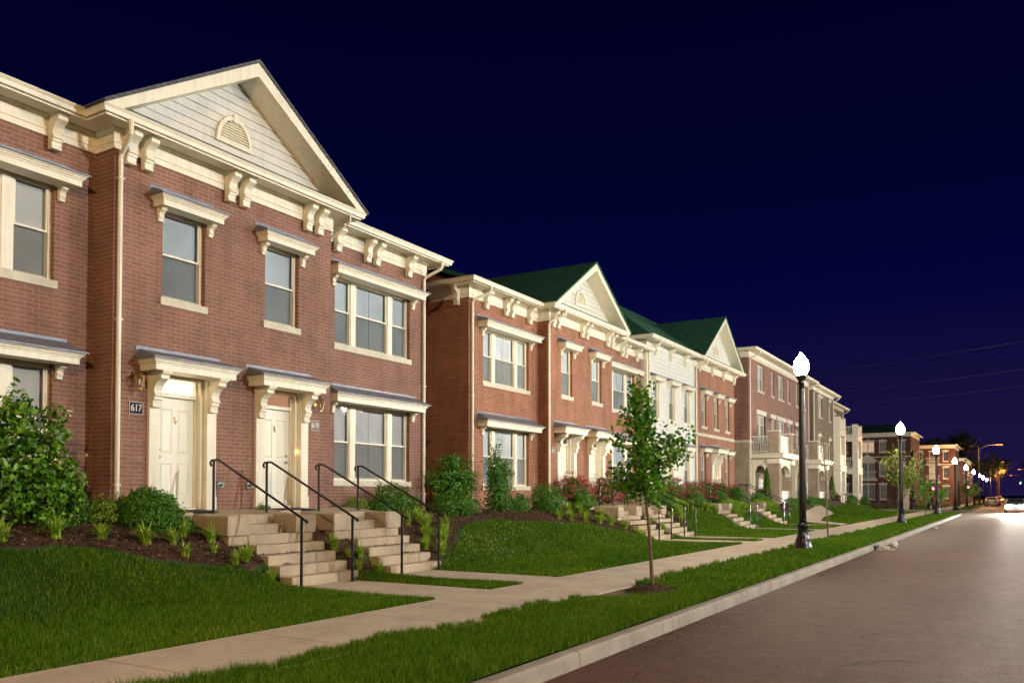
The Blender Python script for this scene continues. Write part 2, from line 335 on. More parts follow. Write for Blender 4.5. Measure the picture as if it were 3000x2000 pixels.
# ------------------------------------------------------------------ mesh helpers
class MB:
    def __init__(s): s.v = []; s.f = []; s.smooth = []
    def add(s, vs, fs, smooth=False):
        o = len(s.v); s.v += [tuple(map(float, p)) for p in vs]
        for f in fs: s.f.append(tuple(i + o for i in f)); s.smooth.append(smooth)
    def box(s, x0, x1, y0, y1, z0, z1):
        s.add([(x, y, z) for x in (x0, x1) for y in (y0, y1) for z in (z0, z1)],
              [(0, 1, 3, 2), (4, 6, 7, 5), (0, 4, 5, 1), (2, 3, 7, 6), (0, 2, 6, 4), (1, 5, 7, 3)])
        return s
    def bevbox(s, x0, x1, y0, y1, z0, z1, b=.02):
        vs = []; 
        for (zz, ins) in ((z0, b), (z0 + b, 0), (z1 - b, 0), (z1, b)):
            for (xx, yy, ax, ay) in ((x0, y0, 1, 1), (x1, y0, -1, 1), (x1, y1, -1, -1), (x0, y1, 1, -1)):
                vs.append((xx + ax * ins, yy + ay * ins, zz))
        fs = [(3, 2, 1, 0), (12, 13, 14, 15)]
        for k in range(3):
            for i in range(4):
                j = (i + 1) % 4; fs.append((k * 4 + i, k * 4 + j, k * 4 + 4 + j, k * 4 + 4 + i))
        s.add(vs, fs); return s
    def quad(s, a, b, c, d): s.add([a, b, c, d], [(0, 1, 2, 3)]); return s
    def poly(s, pts): s.add(pts, [tuple(range(len(pts)))]); return s
    def prism_y(s, prof, y0, y1):
        """profile of (x, z) points drawn counter-clockwise seen from -y, carried from y0 to y1"""
        n = len(prof); s.add([(x, y0, z) for x, z in prof] + [(x, y1, z) for x, z in prof],
              [tuple(range(n))] + [tuple(range(2 * n - 1, n - 1, -1))] + [(i, i + n, (i + 1) % n + n, (i + 1) % n) for i in range(n)]); return s
    def prism_x(s, prof, x0, x1):
        n = len(prof); s.add([(x0, y, z) for y, z in prof] + [(x1, y, z) for y, z in prof],
              [tuple(range(n))[::-1]] + [tuple(range(n, 2 * n))] + [(i, (i + 1) % n, (i + 1) % n + n, i + n) for i in range(n)]); return s
    def prism_z(s, prof, z0, z1):
        n = len(prof); s.add([(x, y, z0) for x, y in prof] + [(x, y, z1) for x, y in prof],
              [tuple(range(n))[::-1]] + [tuple(range(n, 2 * n))] + [(i, (i + 1) % n, (i + 1) % n + n, i + n) for i in range(n)]); return s
    def tube(s, pts, r, n=8, smooth=True):
        pts = [Vector(p) for p in pts]; k = len(pts)
        rs = list(r) if hasattr(r, '__len__') else [r] * k
        vs = []
        for i, p in enumerate(pts):
            d = (pts[min(i + 1, k - 1)] - pts[max(i - 1, 0)]).normalized()
            u = d.orthogonal().normalized() if i == 0 else (u - d * u.dot(d)).normalized()
            vv = d.cross(u)
            for a in range(n):
                q = p + (u * math.cos(2 * math.pi * a / n) + vv * math.sin(2 * math.pi * a / n)) * rs[i]; vs.append(tuple(q))
        fs = [(i * n + a, i * n + (a + 1) % n, (i + 1) * n + (a + 1) % n, (i + 1) * n + a) for i in range(k - 1) for a in range(n)]
        s.add(vs, fs, smooth); s.add(vs[:n], [tuple(range(n))[::-1]]); s.add(vs[-n:], [tuple(range(n))]); return s
    def lathe(s, prof, cx=0, cy_=0, n=16, smooth=True, flute=0):
        vs = []
        for r, z in prof:
            for a in range(n):
                rr = r * (1 - flute * (a % 2)); vs.append((cx + rr * math.cos(2 * math.pi * a / n), cy_ + rr * math.sin(2 * math.pi * a / n), z))
        k = len(prof)
        s.add(vs, [(i * n + a, i * n + (a + 1) % n, (i + 1) * n + (a + 1) % n, (i + 1) * n + a) for i in range(k - 1) for a in range(n)]
              + [tuple(range(n))[::-1], tuple(range((k - 1) * n, k * n))], smooth); return s
    def sweep(s, path, prof):
        """carry an (outward offset, z) profile along a plan path with mitred corners; outward is to the right"""
        n = len(prof); P = [Vector((p[0], p[1])) for p in path]; vs = []
        for i, p in enumerate(P):
            ns = []
            if i > 0: d = (P[i] - P[i - 1]).normalized(); ns.append(Vector((d.y, -d.x)))
            if i < len(P) - 1: d = (P[i + 1] - P[i]).normalized(); ns.append(Vector((d.y, -d.x)))
            m = ns[0] if len(ns) == 1 else (ns[0] + ns[1]) / (1 + ns[0].dot(ns[1]))
            for o, z in prof: vs.append((p.x + m.x * o, p.y + m.y * o, z))
        fs = [(i * n + a, i * n + (a + 1) % n, (i + 1) * n + (a + 1) % n, (i + 1) * n + a) for i in range(len(P) - 1) for a in range(n)]
        fs += [tuple(range(n))[::-1], tuple(range((len(P) - 1) * n, len(P) * n))]
        s.add(vs, fs); return s
    def build(s, name, m, parent=None, off=None):
        me = bpy.data.meshes.new(name)
        off = off if off is not None else (parent.get('_off', (0, 0, 0)) if parent else (0, 0, 0))
        ox, oy, oz = off
        me.from_pydata([(x - ox, y - oy, z - oz) for x, y, z in s.v], [], s.f); me.update()
        me.polygons.foreach_set('use_smooth', s.smooth)
        me.materials.append(m if not isinstance(m, str) else M[m])
        o = bpy.data.objects.new(name, me); C.objects.link(o)
        if parent:
            o.parent = parent; o['_off'] = list(off)
        else: o.location = off
        return o

def np_mesh(name, verts, faces, m, parent=None, loc=None, smooth=False):
    """verts (N,3); faces (F,k) all of one size"""
    me = bpy.data.meshes.new(name); F_, k = faces.shape
    me.vertices.add(len(verts)); me.vertices.foreach_set('co', np.ascontiguousarray(verts, dtype=np.float32).ravel())
    me.loops.add(F_ * k); me.loops.foreach_set('vertex_index', np.ascontiguousarray(faces, dtype=np.int32).ravel())
    me.polygons.add(F_); me.polygons.foreach_set('loop_start', np.arange(0, F_ * k, k, dtype=np.int32))
    me.update(calc_edges=True); me.validate()
    if smooth: me.polygons.foreach_set('use_smooth', [True] * F_)
    me.materials.append(M[m] if isinstance(m, str) else m)
    o = bpy.data.objects.new(name, me); C.objects.link(o)
    if parent: o.parent = parent
    if loc is not None: o.location = loc
    return o

def thing(name, label, cat, loc=(0, 0, 0), group=None, rot=0.0, local=False):
    o = bpy.data.objects.new(name, None); C.objects.link(o)
    o.location = loc; o.rotation_euler = (0, 0, rot); o.empty_display_size = .3
    o['label'] = label; o['category'] = cat
    if group: o['group'] = group
    o['_off'] = [0, 0, 0] if local else list(loc)
    return o
def tag(o, label, cat, group=None, kind=None):
    o['label'] = label; o['category'] = cat
    if group: o['group'] = group
    if kind: o['kind'] = kind
    return o
def structure(o): o['kind'] = 'structure'; return o
def kids(o): return [c for c in bpy.data.objects if c.parent == o]
def dup(root, loc, label, rotz=None, scale=None, group=None):
    r = root.copy(); C.objects.link(r); r.location = loc
    if rotz is not None: r.rotation_euler = (0, 0, rotz)
    if scale is not None: r.scale = scale if hasattr(scale, '__len__') else (scale,) * 3
    r['label'] = label
    if group: r['group'] = group
    for ch in kids(root):
        c = ch.copy(); C.objects.link(c); c.parent = r
        for g in kids(ch):
            d = g.copy(); C.objects.link(d); d.parent = c
    return r

# ------------------------------------------------------------------ terrain
def sst(a, b, x):
    t = np.clip((np.asarray(x, float) - a) / (b - a), 0, 1); return t * t * (3 - 2 * t)
STAIRS = [9.94, 12.60, 26.74, 29.27, 38.25, 44.75]          # near edge (y) of each flight
WALKS = [(s_ + .28, s_ + 1.95) for s_ in STAIRS]
WALKS[0] = (10.33, 11.85); WALKS[1] = (12.92, 14.32)
def ground(x, y):
    x = np.asarray(x, float); y = np.asarray(y, float)
    z = 1.12 * sst(10.0, 13.2, -x)
    k = np.zeros_like(z)
    for a, b in WALKS:
        d = np.maximum(np.maximum(a - y, y - b), 0)
        k = np.maximum(k, 1 - sst(0, .45, d))
    k = k * (x > -11.2)
    z = z * (1 - k * (1 - sst(10.95, 11.9, -x)))
    z = z * (1 - sst(70, 88, y) * .45)
    return z
def gz(x, y): return float(ground(x, y))

BED = [(-8, -12.3), (5.5, -12.25), (6.32, -12.15), (6.82, -12.14), (7.52, -12.02), (8.06, -11.76), (8.77, -11.47), (9.57, -11.22), (10.18, -10.84), (10.4, -10.7), (14.6, -10.62), (15.0, -10.8), (15.79, -11.05), (16.55, -11.5), (17.41, -11.93), (18.2, -12.16), (18.8, -12.3), (19.8, -12.26), (21.85, -12.01), (24.27, -11.75), (25.58, -11.31), (26.66, -11.0), (27.1, -10.75), (31.0, -10.65), (31.5, -10.75), (33.38, -11.7), (34.69, -12.4), (36.4, -12.35), (38.0, -11.9), (38.4, -11.2), (40.4, -11.2), (41, -11.8), (44.4, -11.8), (44.8, -11.2), (46.8, -11.3), (47.3, -11.8), (51, -11.6), (70, -11.9), (86, -12.6)]
def bedx(y): return np.interp(y, [p[0] for p in BED], [p[1] for p in BED])
WALK_L, WALK_R, CURB = -7.55, -5.75, -3.96

def sheet(name, xs, ys, zf, m, skip=None):
    X, Y = np.meshgrid(xs, ys, indexing='ij'); Z = zf(X, Y)
    v = np.stack([X, Y, Z], -1).reshape(-1, 3); ny = len(ys)
    i, j = np.meshgrid(np.arange(len(xs) - 1), np.arange(ny - 1), indexing='ij'); a = (i * ny + j).ravel()
    f = np.stack([a, a + ny, a + ny + 1, a + 1], -1)
    return np_mesh(name, v, f, m, smooth=True)

structure(MB().poly([(-700, -200, -.27), (700, -200, -.27), (700, 1500, -.27), (-700, 1500, -.27)]).build('ground', 'fargrass'))
structure(MB().poly([(-3.90, -40, -.2), (5.6, -40, -.2), (5.6, 700, -.2), (-3.90, 700, -.2)]).build('road', 'asphalt'))
structure(MB().poly([(-120, 88.3, -.204), (-3.7, 88.3, -.204), (-3.7, 100.5, -.204), (-120, 100.5, -.204)]).build('side_road', 'asphalt'))
ys = np.concatenate([np.arange(-6, 36, .14), np.arange(36, 86.5, .5)])
structure(sheet('lawn', np.linspace(-20, WALK_L - .01, 110), ys, lambda x, y: ground(x, y) - .004, 'turf'))
tl = structure(MB().poly([(WALK_R, -6, -.02), (CURB - .14, -6, -.02), (CURB - .14, 83.2, -.02), (-4.6, 85.2, -.02), (WALK_R, 86, -.02)]).build('verge', 'turf'))
# mulch beds follow the lawn edge
ysb = np.concatenate([np.arange(-6, 50, .1), np.arange(50, 82, .5)])
ss = np.linspace(0, 1, 26)
Yb, Sb = np.meshgrid(ysb, ss, indexing='ij')
wob = .05 * np.sin(Yb * 3.1) + .03 * np.sin(Yb * 7.7)
Xb = bedx(Yb) + wob + (-14.4 - bedx(Yb)) * Sb
Zb = ground(Xb, Yb) + .035 * sst(0, .12, Sb) - .012
vb = np.stack([Xb, Yb, Zb], -1).reshape(-1, 3)
i, j = np.meshgrid(np.arange(len(ysb) - 1), np.arange(25), indexing='ij'); a = (i * 26 + j).ravel()
structure(np_mesh('mulch_bed', vb, np.stack([a, a + 1, a + 27, a + 26], -1), 'mulch', smooth=True))
# pavement, paths, kerb
structure(MB().box(WALK_L, WALK_R, -6, 88, -.15, .012).build('pavement', 'walk'))
for k, (a_, b_) in enumerate(WALKS):
    m_ = MB().box(-10.86, WALK_L - .004, a_, b_, -.1, .010)
    structure(m_.build('path', 'walk2'))
kp = [(CURB, -.3), (CURB + .04, -.3), (CURB + .015, -.075), (CURB - .01, -.05), (CURB - .15, -.048), (CURB - .15, -.3)]
kb = MB(); kb.prism_y([(x, z) for x, z in kp[::-1]], -8, 83)
arc = [(-3.96 - 3.4 * (1 - math.cos(a)), 83 + 3.9 * math.sin(a)) for a in np.linspace(0, math.pi / 2, 10)]
kb.sweep([(x, y) for x, y in arc] + [(-60, 86.9)], [(0, -.3), (.04, -.3), (.015, -.075), (-.01, -.05), (-.15, -.048), (-.15, -.3)])
structure(kb.build('kerb', 'kerb'))
kb = MB(); kb.prism_y([(x, z) for x, z in kp[::-1]], 105, 420)
kb.sweep([(-60, 101.6), (-7, 101.6)] + [(-7 + 3.0 * math.sin(a), 104.9 - 3.3 * math.cos(a)) for a in np.linspace(.1, math.pi / 2, 9)], [(0, -.3), (.04, -.3), (.015, -.075), (-.01, -.05), (-.15, -.048), (-.15, -.3)])
structure(kb.build('far_kerb', 'kerb'))
structure(MB().poly([(-60, 101.7, -.03), (-6, 101.7, -.03), (-4.1, 106, -.03), (-4.1, 420, -.03), (-60, 420, -.03)]).build('far_lawn', 'fargrass'))
structure(MB().box(-7.3, -5.7, 102, 420, -.2, -.012).build('far_pavement', 'walk2'))
structure(MB().box(-60, -7.31, 103.2, 104.8, -.2, -.014).build('far_side_pavement', 'walk2'))
structure(MB().box(5.6, 5.78, -40, 700, -.3, -.05).build('opposite_kerb', 'kerb'))
# sloping path up to the porches of the apartment house
pp = [(-7.56, 44.9), (-7.56, 47.3), (-10.6, 53.9), (-11.64, 67.6), (-12.6, 68.2), (-12.6, 62.0), (-11.84, 61.4), (-11.0, 50.6)]
pv = MB()
la = [(-7.56, 45.2), (-8.6, 46.6), (-9.6, 48.2), (-10.7, 50.6), (-11.5, 56), (-11.9, 61), (-12.6, 61.6)]
lb = [(-7.56, 47.4), (-8.2, 48.2), (-9.2, 50.2), (-10.0, 52.6), (-10.6, 57), (-10.9, 62.4), (-12.6, 64.0)]
for q in range(len(la) - 1):
    for r_ in range(4):
        t0, t1 = r_ / 4, (r_ + 1) / 4
        p0 = Vector(la[q]).lerp(Vector(la[q + 1]), t0); p1 = Vector(la[q]).lerp(Vector(la[q + 1]), t1); q0 = Vector(lb[q]).lerp(Vector(lb[q + 1]), t0); q1 = Vector(lb[q]).lerp(Vector(lb[q + 1]), t1)
        f = lambda p: (p.x, p.y, max(gz(p.x, p.y), 0) + .06)
        pv.quad(f(p0), f(q0), f(q1), f(p1))
structure(pv.build('porch_path', 'walk2'))

# grass blades
def on_path(x, y):
    k = np.zeros(len(x), bool)
    for a_, b_ in WALKS: k |= (y > a_ - .01) & (y < b_ + .01) & (x > -11.3)
    return k
def inpoly(x, y, poly):
    c = np.zeros(len(x), bool); n = len(poly)
    for i in range(n):
        x1, y1 = poly[i]; x2, y2 = poly[i - 1]
        k = ((y1 > y) != (y2 > y)) & (x < (x2 - x1) * (y - y1) / (y2 - y1 + 1e-9) + x1); c ^= k
    return c
def blades(n, x0, x1, y0, y1, hmin, hmax, wid, zf, keep, power=1.0, lean=.45):
    x = rng.uniform(x0, x1, n); y = y0 + (y1 - y0) * rng.random(n) ** power
    k = keep(x, y); x, y = x[k], y[k]; n = len(x)
    z = zf(x, y)
    sc = np.clip(np.hypot(x, y) / 9.0, 1, 6) ** .75
    patch = .75 + .5 * (np.sin(x * 1.7 + 2 * np.sin(y * .9)) * np.sin(y * 1.3 + x * .6) * .5 + .5)
    h = rng.uniform(hmin, hmax, n) * patch * (1 + .25 * (rng.random(n) > .93)); a = rng.uniform(0, 2 * np.pi, n)
    wd = wid * sc * rng.uniform(.7, 1.3, n)
    la_ = rng.uniform(0, 2 * np.pi, n); ll = h * rng.uniform(.05, lean, n)
    dx, dy = np.cos(a) * wd, np.sin(a) * wd
    b0 = np.stack([x - dx, y - dy, z], -1); b1 = np.stack([x + dx, y + dy, z], -1)
    m1 = np.stack([x + np.cos(la_) * ll * .35 + dx * .7, y + np.sin(la_) * ll * .35 + dy * .7, z + h * .6], -1)
    m0 = np.stack([x + np.cos(la_) * ll * .35 - dx * .7, y + np.sin(la_) * ll * .35 - dy * .7, z + h * .6], -1)
    tp = np.stack([x + np.cos(la_) * ll, y + np.sin(la_) * ll, z + h * .98], -1)
    v = np.stack([b0, b1, m1, m0, tp], 1).reshape(-1, 3)
    o = np.arange(n) * 5
    q = np.stack([o, o + 1, o + 2], -1); q2 = np.stack([o, o + 2, o + 3], -1); q3 = np.stack([o + 3, o + 2, o + 4], -1)
    return v, np.concatenate([q, q2, q3])
PATHPOLY = la + lb[::-1]
klawn = lambda x, y: (x > bedx(y) + .02 + .05 * np.sin(y * 3.1) + .03 * np.sin(y * 7.7)) & ~on_path(x, y) & ~inpoly(x, y, PATHPOLY)
parts = [blades(290000, -12.4, WALK_L + .02, .5, 14, .035, .08, .0025, ground, klawn),
         blades(150000, -12.4, WALK_L + .02, 14, 34, .045, .085, .0032, ground, klawn),
         blades(120000, -12.4, WALK_L + .02, 34, 86, .04, .08, .0036, ground, klawn, 1.5)]
def join(parts):
    vs, fs, o = [], [], 0
    for v, f in parts: vs.append(v); fs.append(f + o); o += len(v)
    return np.concatenate(vs), np.concatenate(fs)
v_, f_ = join(parts)
tag(np_mesh('lawn_grass', v_, f_, 'grass'), 'mown green grass of the front lawns between the pavement and the mulch', 'grass', kind='stuff')
TREE1 = (-5.17, 13.12)
kv = lambda x, y: ((x - TREE1[0]) ** 2 * 1.0 + (y - TREE1[1] + .28) ** 2 * .35 > .50 ** 2) & ~((x < -5.2 + .1 * np.sin(y * 9)) & (abs(y - 12.75) < .95)) & (x > WALK_R - .04 - .22 * sst(9, 4, y) * 0 - .20 * (1 - sst(4, 10, y)) + .10 * np.sin(y * 1.9) * np.sin(y * 4.1 + 1) + .04 * np.sin(y * 13) + .03 * np.sin(y * 29))
zl = lambda x, y: np.where(x < WALK_R, .012, -.02) + .015 * np.sin(x * 3) * np.sin(y * 2)
parts = [blades(230000, WALK_R - .36, CURB - .10, 3.2, 14, .045, .125, .0026, zl, kv, 1.0, .6),
         blades(70000, WALK_R - .16, CURB - .10, 14, 32, .06, .12, .0036, zl, kv, 1.0, .6),
         blades(45000, WALK_R - .06, CURB - .12, 32, 83, .05, .11, .004, zl, kv, 1.5, .6)]
v_, f_ = join(parts)
tag(np_mesh('verge_grass', v_, f_, 'grass'), 'longer green grass on the verge between pavement and kerb', 'grass', kind='stuff')
tag(np_mesh('far_grass', *blades(40000, -40, -4.2, 102, 190, .05, .12, .006, lambda x, y: np.full(len(x), -.03), lambda x, y: ~((x > -7.35) & (x < -5.65)) & ~((y > 103.1) & (y < 104.9)), 2.0), 'grass'), 'dim grass beyond the side street', 'grass', kind='stuff')
# clover
n = 130; cx = rng.normal(-11.0, .42, n); cyy = rng.normal(17.2, .75, n)
cx = np.concatenate([cx, rng.uniform(-12, -11.4, 26), rng.uniform(-11.5, -8, 14)]); cyy = np.concatenate([cyy, rng.uniform(18.6, 20.3, 26), rng.uniform(17, 30, 14)])
vs = []; fs = []
for x, y in zip(cx, cyy):
    if x < bedx(y) + .05: continue
    z = gz(x, y) + random.uniform(.07, .11); r_ = random.uniform(.007, .013); o = len(vs)
    vs += [(x + r_, y, z), (x - r_, y, z), (x, y + r_, z), (x, y - r_, z), (x, y, z + r_), (x, y, z - r_)]
    fs += [(o + p, o + q, o + r) for p, q, r in ((0, 2, 4), (2, 1, 4), (1, 3, 4), (3, 0, 4), (2, 0, 5), (1, 2, 5), (3, 1, 5), (0, 3, 5))]
tag(np_mesh('clover_blossom', np.array(vs), np.array(fs), 'clover'), 'patch of white clover heads in the mounded lawn', 'clover', kind='stuff')
# bark chips lying on the mulch
n = 38000; y = rng.uniform(2, 40, n) ; x = bedx(y) - .02 - rng.random(n) * 1.7
k = ~on_path(x, y) & (x > -13.9); x, y = x[k], y[k]; n = len(x); z = ground(x, y) + .03
a = rng.uniform(0, np.pi, n); le = rng.uniform(.012, .04, n); wi = rng.uniform(.004, .010, n); t_ = rng.uniform(-.02, .02, n)
dx, dy = np.cos(a) * le, np.sin(a) * le; ex, ey = -np.sin(a) * wi, np.cos(a) * wi
v_ = np.stack([np.stack([x - dx - ex, y - dy - ey, z - t_], -1), np.stack([x + dx - ex, y + dy - ey, z + t_], -1), np.stack([x + dx + ex, y + dy + ey, z + t_ + .008], -1), np.stack([x - dx + ex, y - dy + ey, z - t_ + .008], -1)], 1).reshape(-1, 3)
o = np.arange(n) * 4
tag(np_mesh('bark_chips', v_, np.stack([o, o + 1, o + 2, o + 3], -1), 'chip'), 'brown shredded bark chips on the planting beds', 'mulch', kind='stuff')
# ------------------------------------------------------------------ building parts
def wall(mb, X, y0, y1, z0, z1, holes, reveal=.12):
    """a wall in the plane x = X, open at each hole (y0, y1, z0, z1), with reveals going back"""
    ys = sorted({y0, y1, *[q for h in holes for q in h[:2] if y0 < q < y1]}); zs = sorted({z0, z1, *[q for h in holes for q in h[2:] if z0 < q < z1]})
    for a, b in zip(ys, ys[1:]):
        for c, d in zip(zs, zs[1:]):
            my, mz = (a + b) / 2, (c + d) / 2
            if any(h[0] < my < h[1] and h[2] < mz < h[3] for h in holes): continue
            mb.quad((X, a, c), (X, b, c), (X, b, d), (X, a, d))
    for a, b, c, d in holes:
        a, b = max(a, y0), min(b, y1); r = X - reveal
        if c >= z0:
            mb.quad((X, a, c), (r, a, c), (r, a, d), (X, a, d)); mb.quad((r, b, c), (X, b, c), (X, b, d), (r, b, d))
            mb.quad((X, a, d), (r, a, d), (r, b, d), (X, b, d)); mb.quad((X, b, c), (r, b, c), (r, a, c), (X, a, c))
def sidewall(mb, y, x0, x1, z0, z1): mb.quad((x0, y, z0), (x1, y, z0), (x1, y, z1), (x0, y, z1))

CORBEL = [(0, 0), (.36, 0), (.36, -.05), (.32, -.065), (.32, -.125), (.285, -.14), (.225, -.175), (.17, -.23), (.145, -.30), (.15, -.345), (.175, -.37), (.18, -.405), (.15, -.415), (.15, -.455), (.125, -.47), (.115, -.53), (.13, -.585), (0, -.585)]
def corbel_mesh(name, sx_, sz, wd, m='cream'):
    mb = MB(); mb.prism_y([(x * sx_, z * sz) for x, z in CORBEL][::-1], -wd / 2, wd / 2)
    # sunk side panel and cap
    mb.box(0, .385 * sx_, -wd / 2 - .018, wd / 2 + .018, -.028 * sz, .002)
    mb.box(.02 * sx_, .10 * sx_, -wd / 2 - .006, wd / 2 + .006, -.5 * sz, -.07 * sz)
    me = bpy.data.meshes.new(name); me.from_pydata(mb.v, [], mb.f); me.update(); me.materials.append(M[m]); return me
CB = corbel_mesh('eave bracket', .92, 1.0, .17); CD = corbel_mesh('door bracket', 1.15, 1.08, .17); CH = corbel_mesh('hood bracket', .52, .42, .10)
def put(me, name, parent, loc, rz=0):
    o = bpy.data.objects.new(name, me); C.objects.link(o); o.parent = parent
    f = parent['_off']; o.location = (loc[0] - f[0], loc[1] - f[1], loc[2] - f[2]); o.rotation_euler = (0, 0, rz); return o

def window(root, X, y0, y1, z0, z1, cols=None, recess=.10, tone='blind', trim='cream', sill=True, mid=None, side_sill=.05, sillm='limestone', grid=False, scr=True):
    """double-hung window; cols lists the sashes as (start, end) fractions, boards between them"""
    W = y1 - y0; cols = cols or [(0, 1)]; xf = X - recess; mid = mid if mid is not None else z0 + (z1 - z0) * .50
    fr = MB(); ft = .055
    fr.box(xf - .10, xf, y0, y1, z1 - ft, z1); fr.box(xf - .10, xf, y0, y1, z0, z0 + .045)
    fr.box(xf - .10, xf, y0, y0 + ft, z0 + .045, z1 - ft); fr.box(xf - .10, xf, y1 - ft, y1, z0 + .045, z1 - ft)
    edges = []
    for k, (a, b) in enumerate(cols):
        ya = y0 + ft if k == 0 else y0 + W * a; yb = y1 - ft if k == len(cols) - 1 else y0 + W * b; edges.append((ya, yb))
    for (a, b), (c, d) in zip(edges, edges[1:]):
        fr.box(xf - .10, xf + .004, b, c, z0 + .046, z1 - ft - .001); fr.box(xf + .0035, xf + .022, b + .03, c - .03, z0 + .05, z1 - ft - .004)
    wn = fr.build('window', trim, root)
    sm, gm, bm, cm = MB(), MB(), MB(), MB(); st = .032
    for a, b in edges:
        for (c, d, dx) in ((mid - .012, z1 - ft, -.012), (z0 + .045, mid + .022, -.047)):
            x = xf + dx
            sm.box(x - .03, x, a + .001, b - .001, d - st, d - .001); sm.box(x - .03, x, a + .001, b - .001, c + .001, c + st + .006)
            sm.box(x - .03, x, a + .001, a + st, c + st + .006, d - st); sm.box(x - .03, x, b - st, b - .001, c + st + .006, d - st)
            gm.quad((x - .018, a + st, c + st), (x - .018, b - st, c + st), (x - .018, b - st, d - st), (x - .018, a + st, d - st))
            if grid:
                sm.box(x - .026, x - .006, (a + b) / 2 - .012, (a + b) / 2 + .012, c + st, d - st)
        if b - a > .9 and not grid:
            bm.quad((xf - .088, a, z0 + .05), (xf - .088, (a + b) / 2 - .008, z0 + .05), (xf - .088, (a + b) / 2 - .008, z1 - .06), (xf - .088, a, z1 - .06))
            bm.quad((xf - .088, (a + b) / 2 + .008, z0 + .05), (xf - .088, b, z0 + .05), (xf - .088, b, z1 - .06), (xf - .088, (a + b) / 2 + .008, z1 - .06))
        else: bm.quad((xf - .088, a, z0 + .05), (xf - .088, b, z0 + .05), (xf - .088, b, z1 - .06), (xf - .088, a, z1 - .06))
        cm.quad((xf - .03, a + .01, z0 + .05), (xf - .03, b - .01, z0 + .05), (xf - .03, b - .01, mid - .01), (xf - .03, a + .01, mid - .01))
    sm.build('sash', trim, wn); gm.build('glass', 'glass', wn); bm.build('blind', tone, wn)
    if scr: cm.build('insect_screen', 'screen', wn)
    if sill:
        s_ = MB(); s_.box(xf - .1, X + .035, y0 - side_sill, y1 + side_sill, z0 - .135, z0 + .001); s_.build('sill', sillm, wn)
    bk = MB(); bk.box(xf - .30, xf - .26, y0 - .1, y1 + .1, z0 - .1, z1 + .1); bk.build('dark_interior', 'dark', wn)
    return wn

def hood(root, X, y0, y1, z, depth=.36, h=.18, name='window_hood', roofm='roof_metal', br=CH, brx=None, roof_h=.17, wide=0.0):
    """boxed cornice over a window or door with a lead roof and a bracket at each end"""
    m = MB()
    prof = [(depth - .07, 0), (depth - .07, h * .52), (depth - .055, h * .56), (depth - .055, h * .66), (depth - .03, h * .72), (depth - .03, h * .82), (depth, h * .94), (depth, h), (.0, h), (.0, 0)]
    n = len(prof)
    def ring(off_fn): return [off_fn(o, z_) for o, z_ in prof]
    yi0, yi1 = y0 + depth, y1 - depth
    # three-sided sweep with mitres around a rectangle whose outer face is at X + depth
    P = [(X, y0 + depth), (X, y1 - depth)]
    front = prof
    vs = []
    for o, z_ in prof[:-2]:
        d = depth - o
        vs.append([(X + .001, y0 + d, z + z_), (X + o, y0 + d, z + z_), (X + o, y1 - d, z + z_), (X + .001, y1 - d, z + z_)])
    for a, b in zip(vs, vs[1:]):
        for q in range(3): m.quad(a[q], a[q + 1], b[q + 1], b[q])
    m.poly(vs[0][::-1]); m.poly(vs[-1])
    hd = m.build(name, 'cream', root)
    r_ = MB(); e = .035
    lo = [(X + .002, y0 - e, z + h + .003), (X + depth + e, y0 - e, z + h + .003), (X + depth + e, y1 + e, z + h + .003), (X + .002, y1 + e, z + h + .003)]
    lo2 = [(p[0], p[1], p[2] + .022) for p in lo]
    hi = [(X + .002, y0 + .03, z + h + roof_h), (X + .03, y0 + .06, z + h + roof_h), (X + .03, y1 - .12, z + h + roof_h), (X + .002, y1 - .12, z + h + roof_h)]
    for a, b in ((lo, lo2), (lo2, hi)):
        for q in range(3): r_.quad(a[q], a[q + 1], b[q + 1], b[q])
    r_.poly(lo[::-1]); r_.poly(hi)
    r_.box(X + .001, X + .014, y0 - .02, y1 - .10, z + h + roof_h - .02, z + h + roof_h + .055)   # upstand against the wall
    r_.build('lead_roof', roofm, hd)
    if br is not None:
        for yy in (brx or (y0 + depth + .04, y1 - depth - .04)):
            put(br, 'bracket', hd, (X, yy, z))
    return hd

def lantern(name, label, X, y, z, group, lit=False):
    t = thing(name, label, 'wall lantern', (X, y, z), group)
    m = MB(); m.box(X, X + .02, y - .05, y + .05, z - .02, z + .12); m.tube([(X + .02, y, z + .06), (X + .08, y, z + .16), (X + .14, y, z + .20), (X + .16, y, z + .14)], .010, 6)
    m.lathe([(.012, z + .20), (.02, z + .15), (.03, z + .13), (.10, z + .09), (.105, z + .07)], X + .16, y, 8)
    for a in range(6):
        c_, s_ = math.cos(a * math.pi / 3), math.sin(a * math.pi / 3)
        m.tube([(X + .16 + .10 * c_, y + .10 * s_, z + .08), (X + .16 + .055 * c_, y + .055 * s_, z - .13)], .006, 4)
    m.lathe([(.055, z - .13), (.03, z - .16), (.008, z - .19)], X + .16, y, 8)
    m.build('cage', 'brass', t)
    g = MB(); g.lathe([(.090, z + .075), (.048, z - .125)], X + .16, y, 6, smooth=False); g.build('glass', 'glass' , t)
    if lit:
        b = MB(); b.lathe([(.005, z + .03), (.03, z), (.035, z - .03), (.02, z - .06), (.004, z - .075)], X + .16, y, 10); b.build('bulb', 'porchbulb', t)
    else:
        b = MB(); b.lathe([(.004, z + .03), (.015, z + .01), (.015, z - .05), (.004, z - .07)], X + .16, y, 8); b.build('candle', 'white', t)
    return t

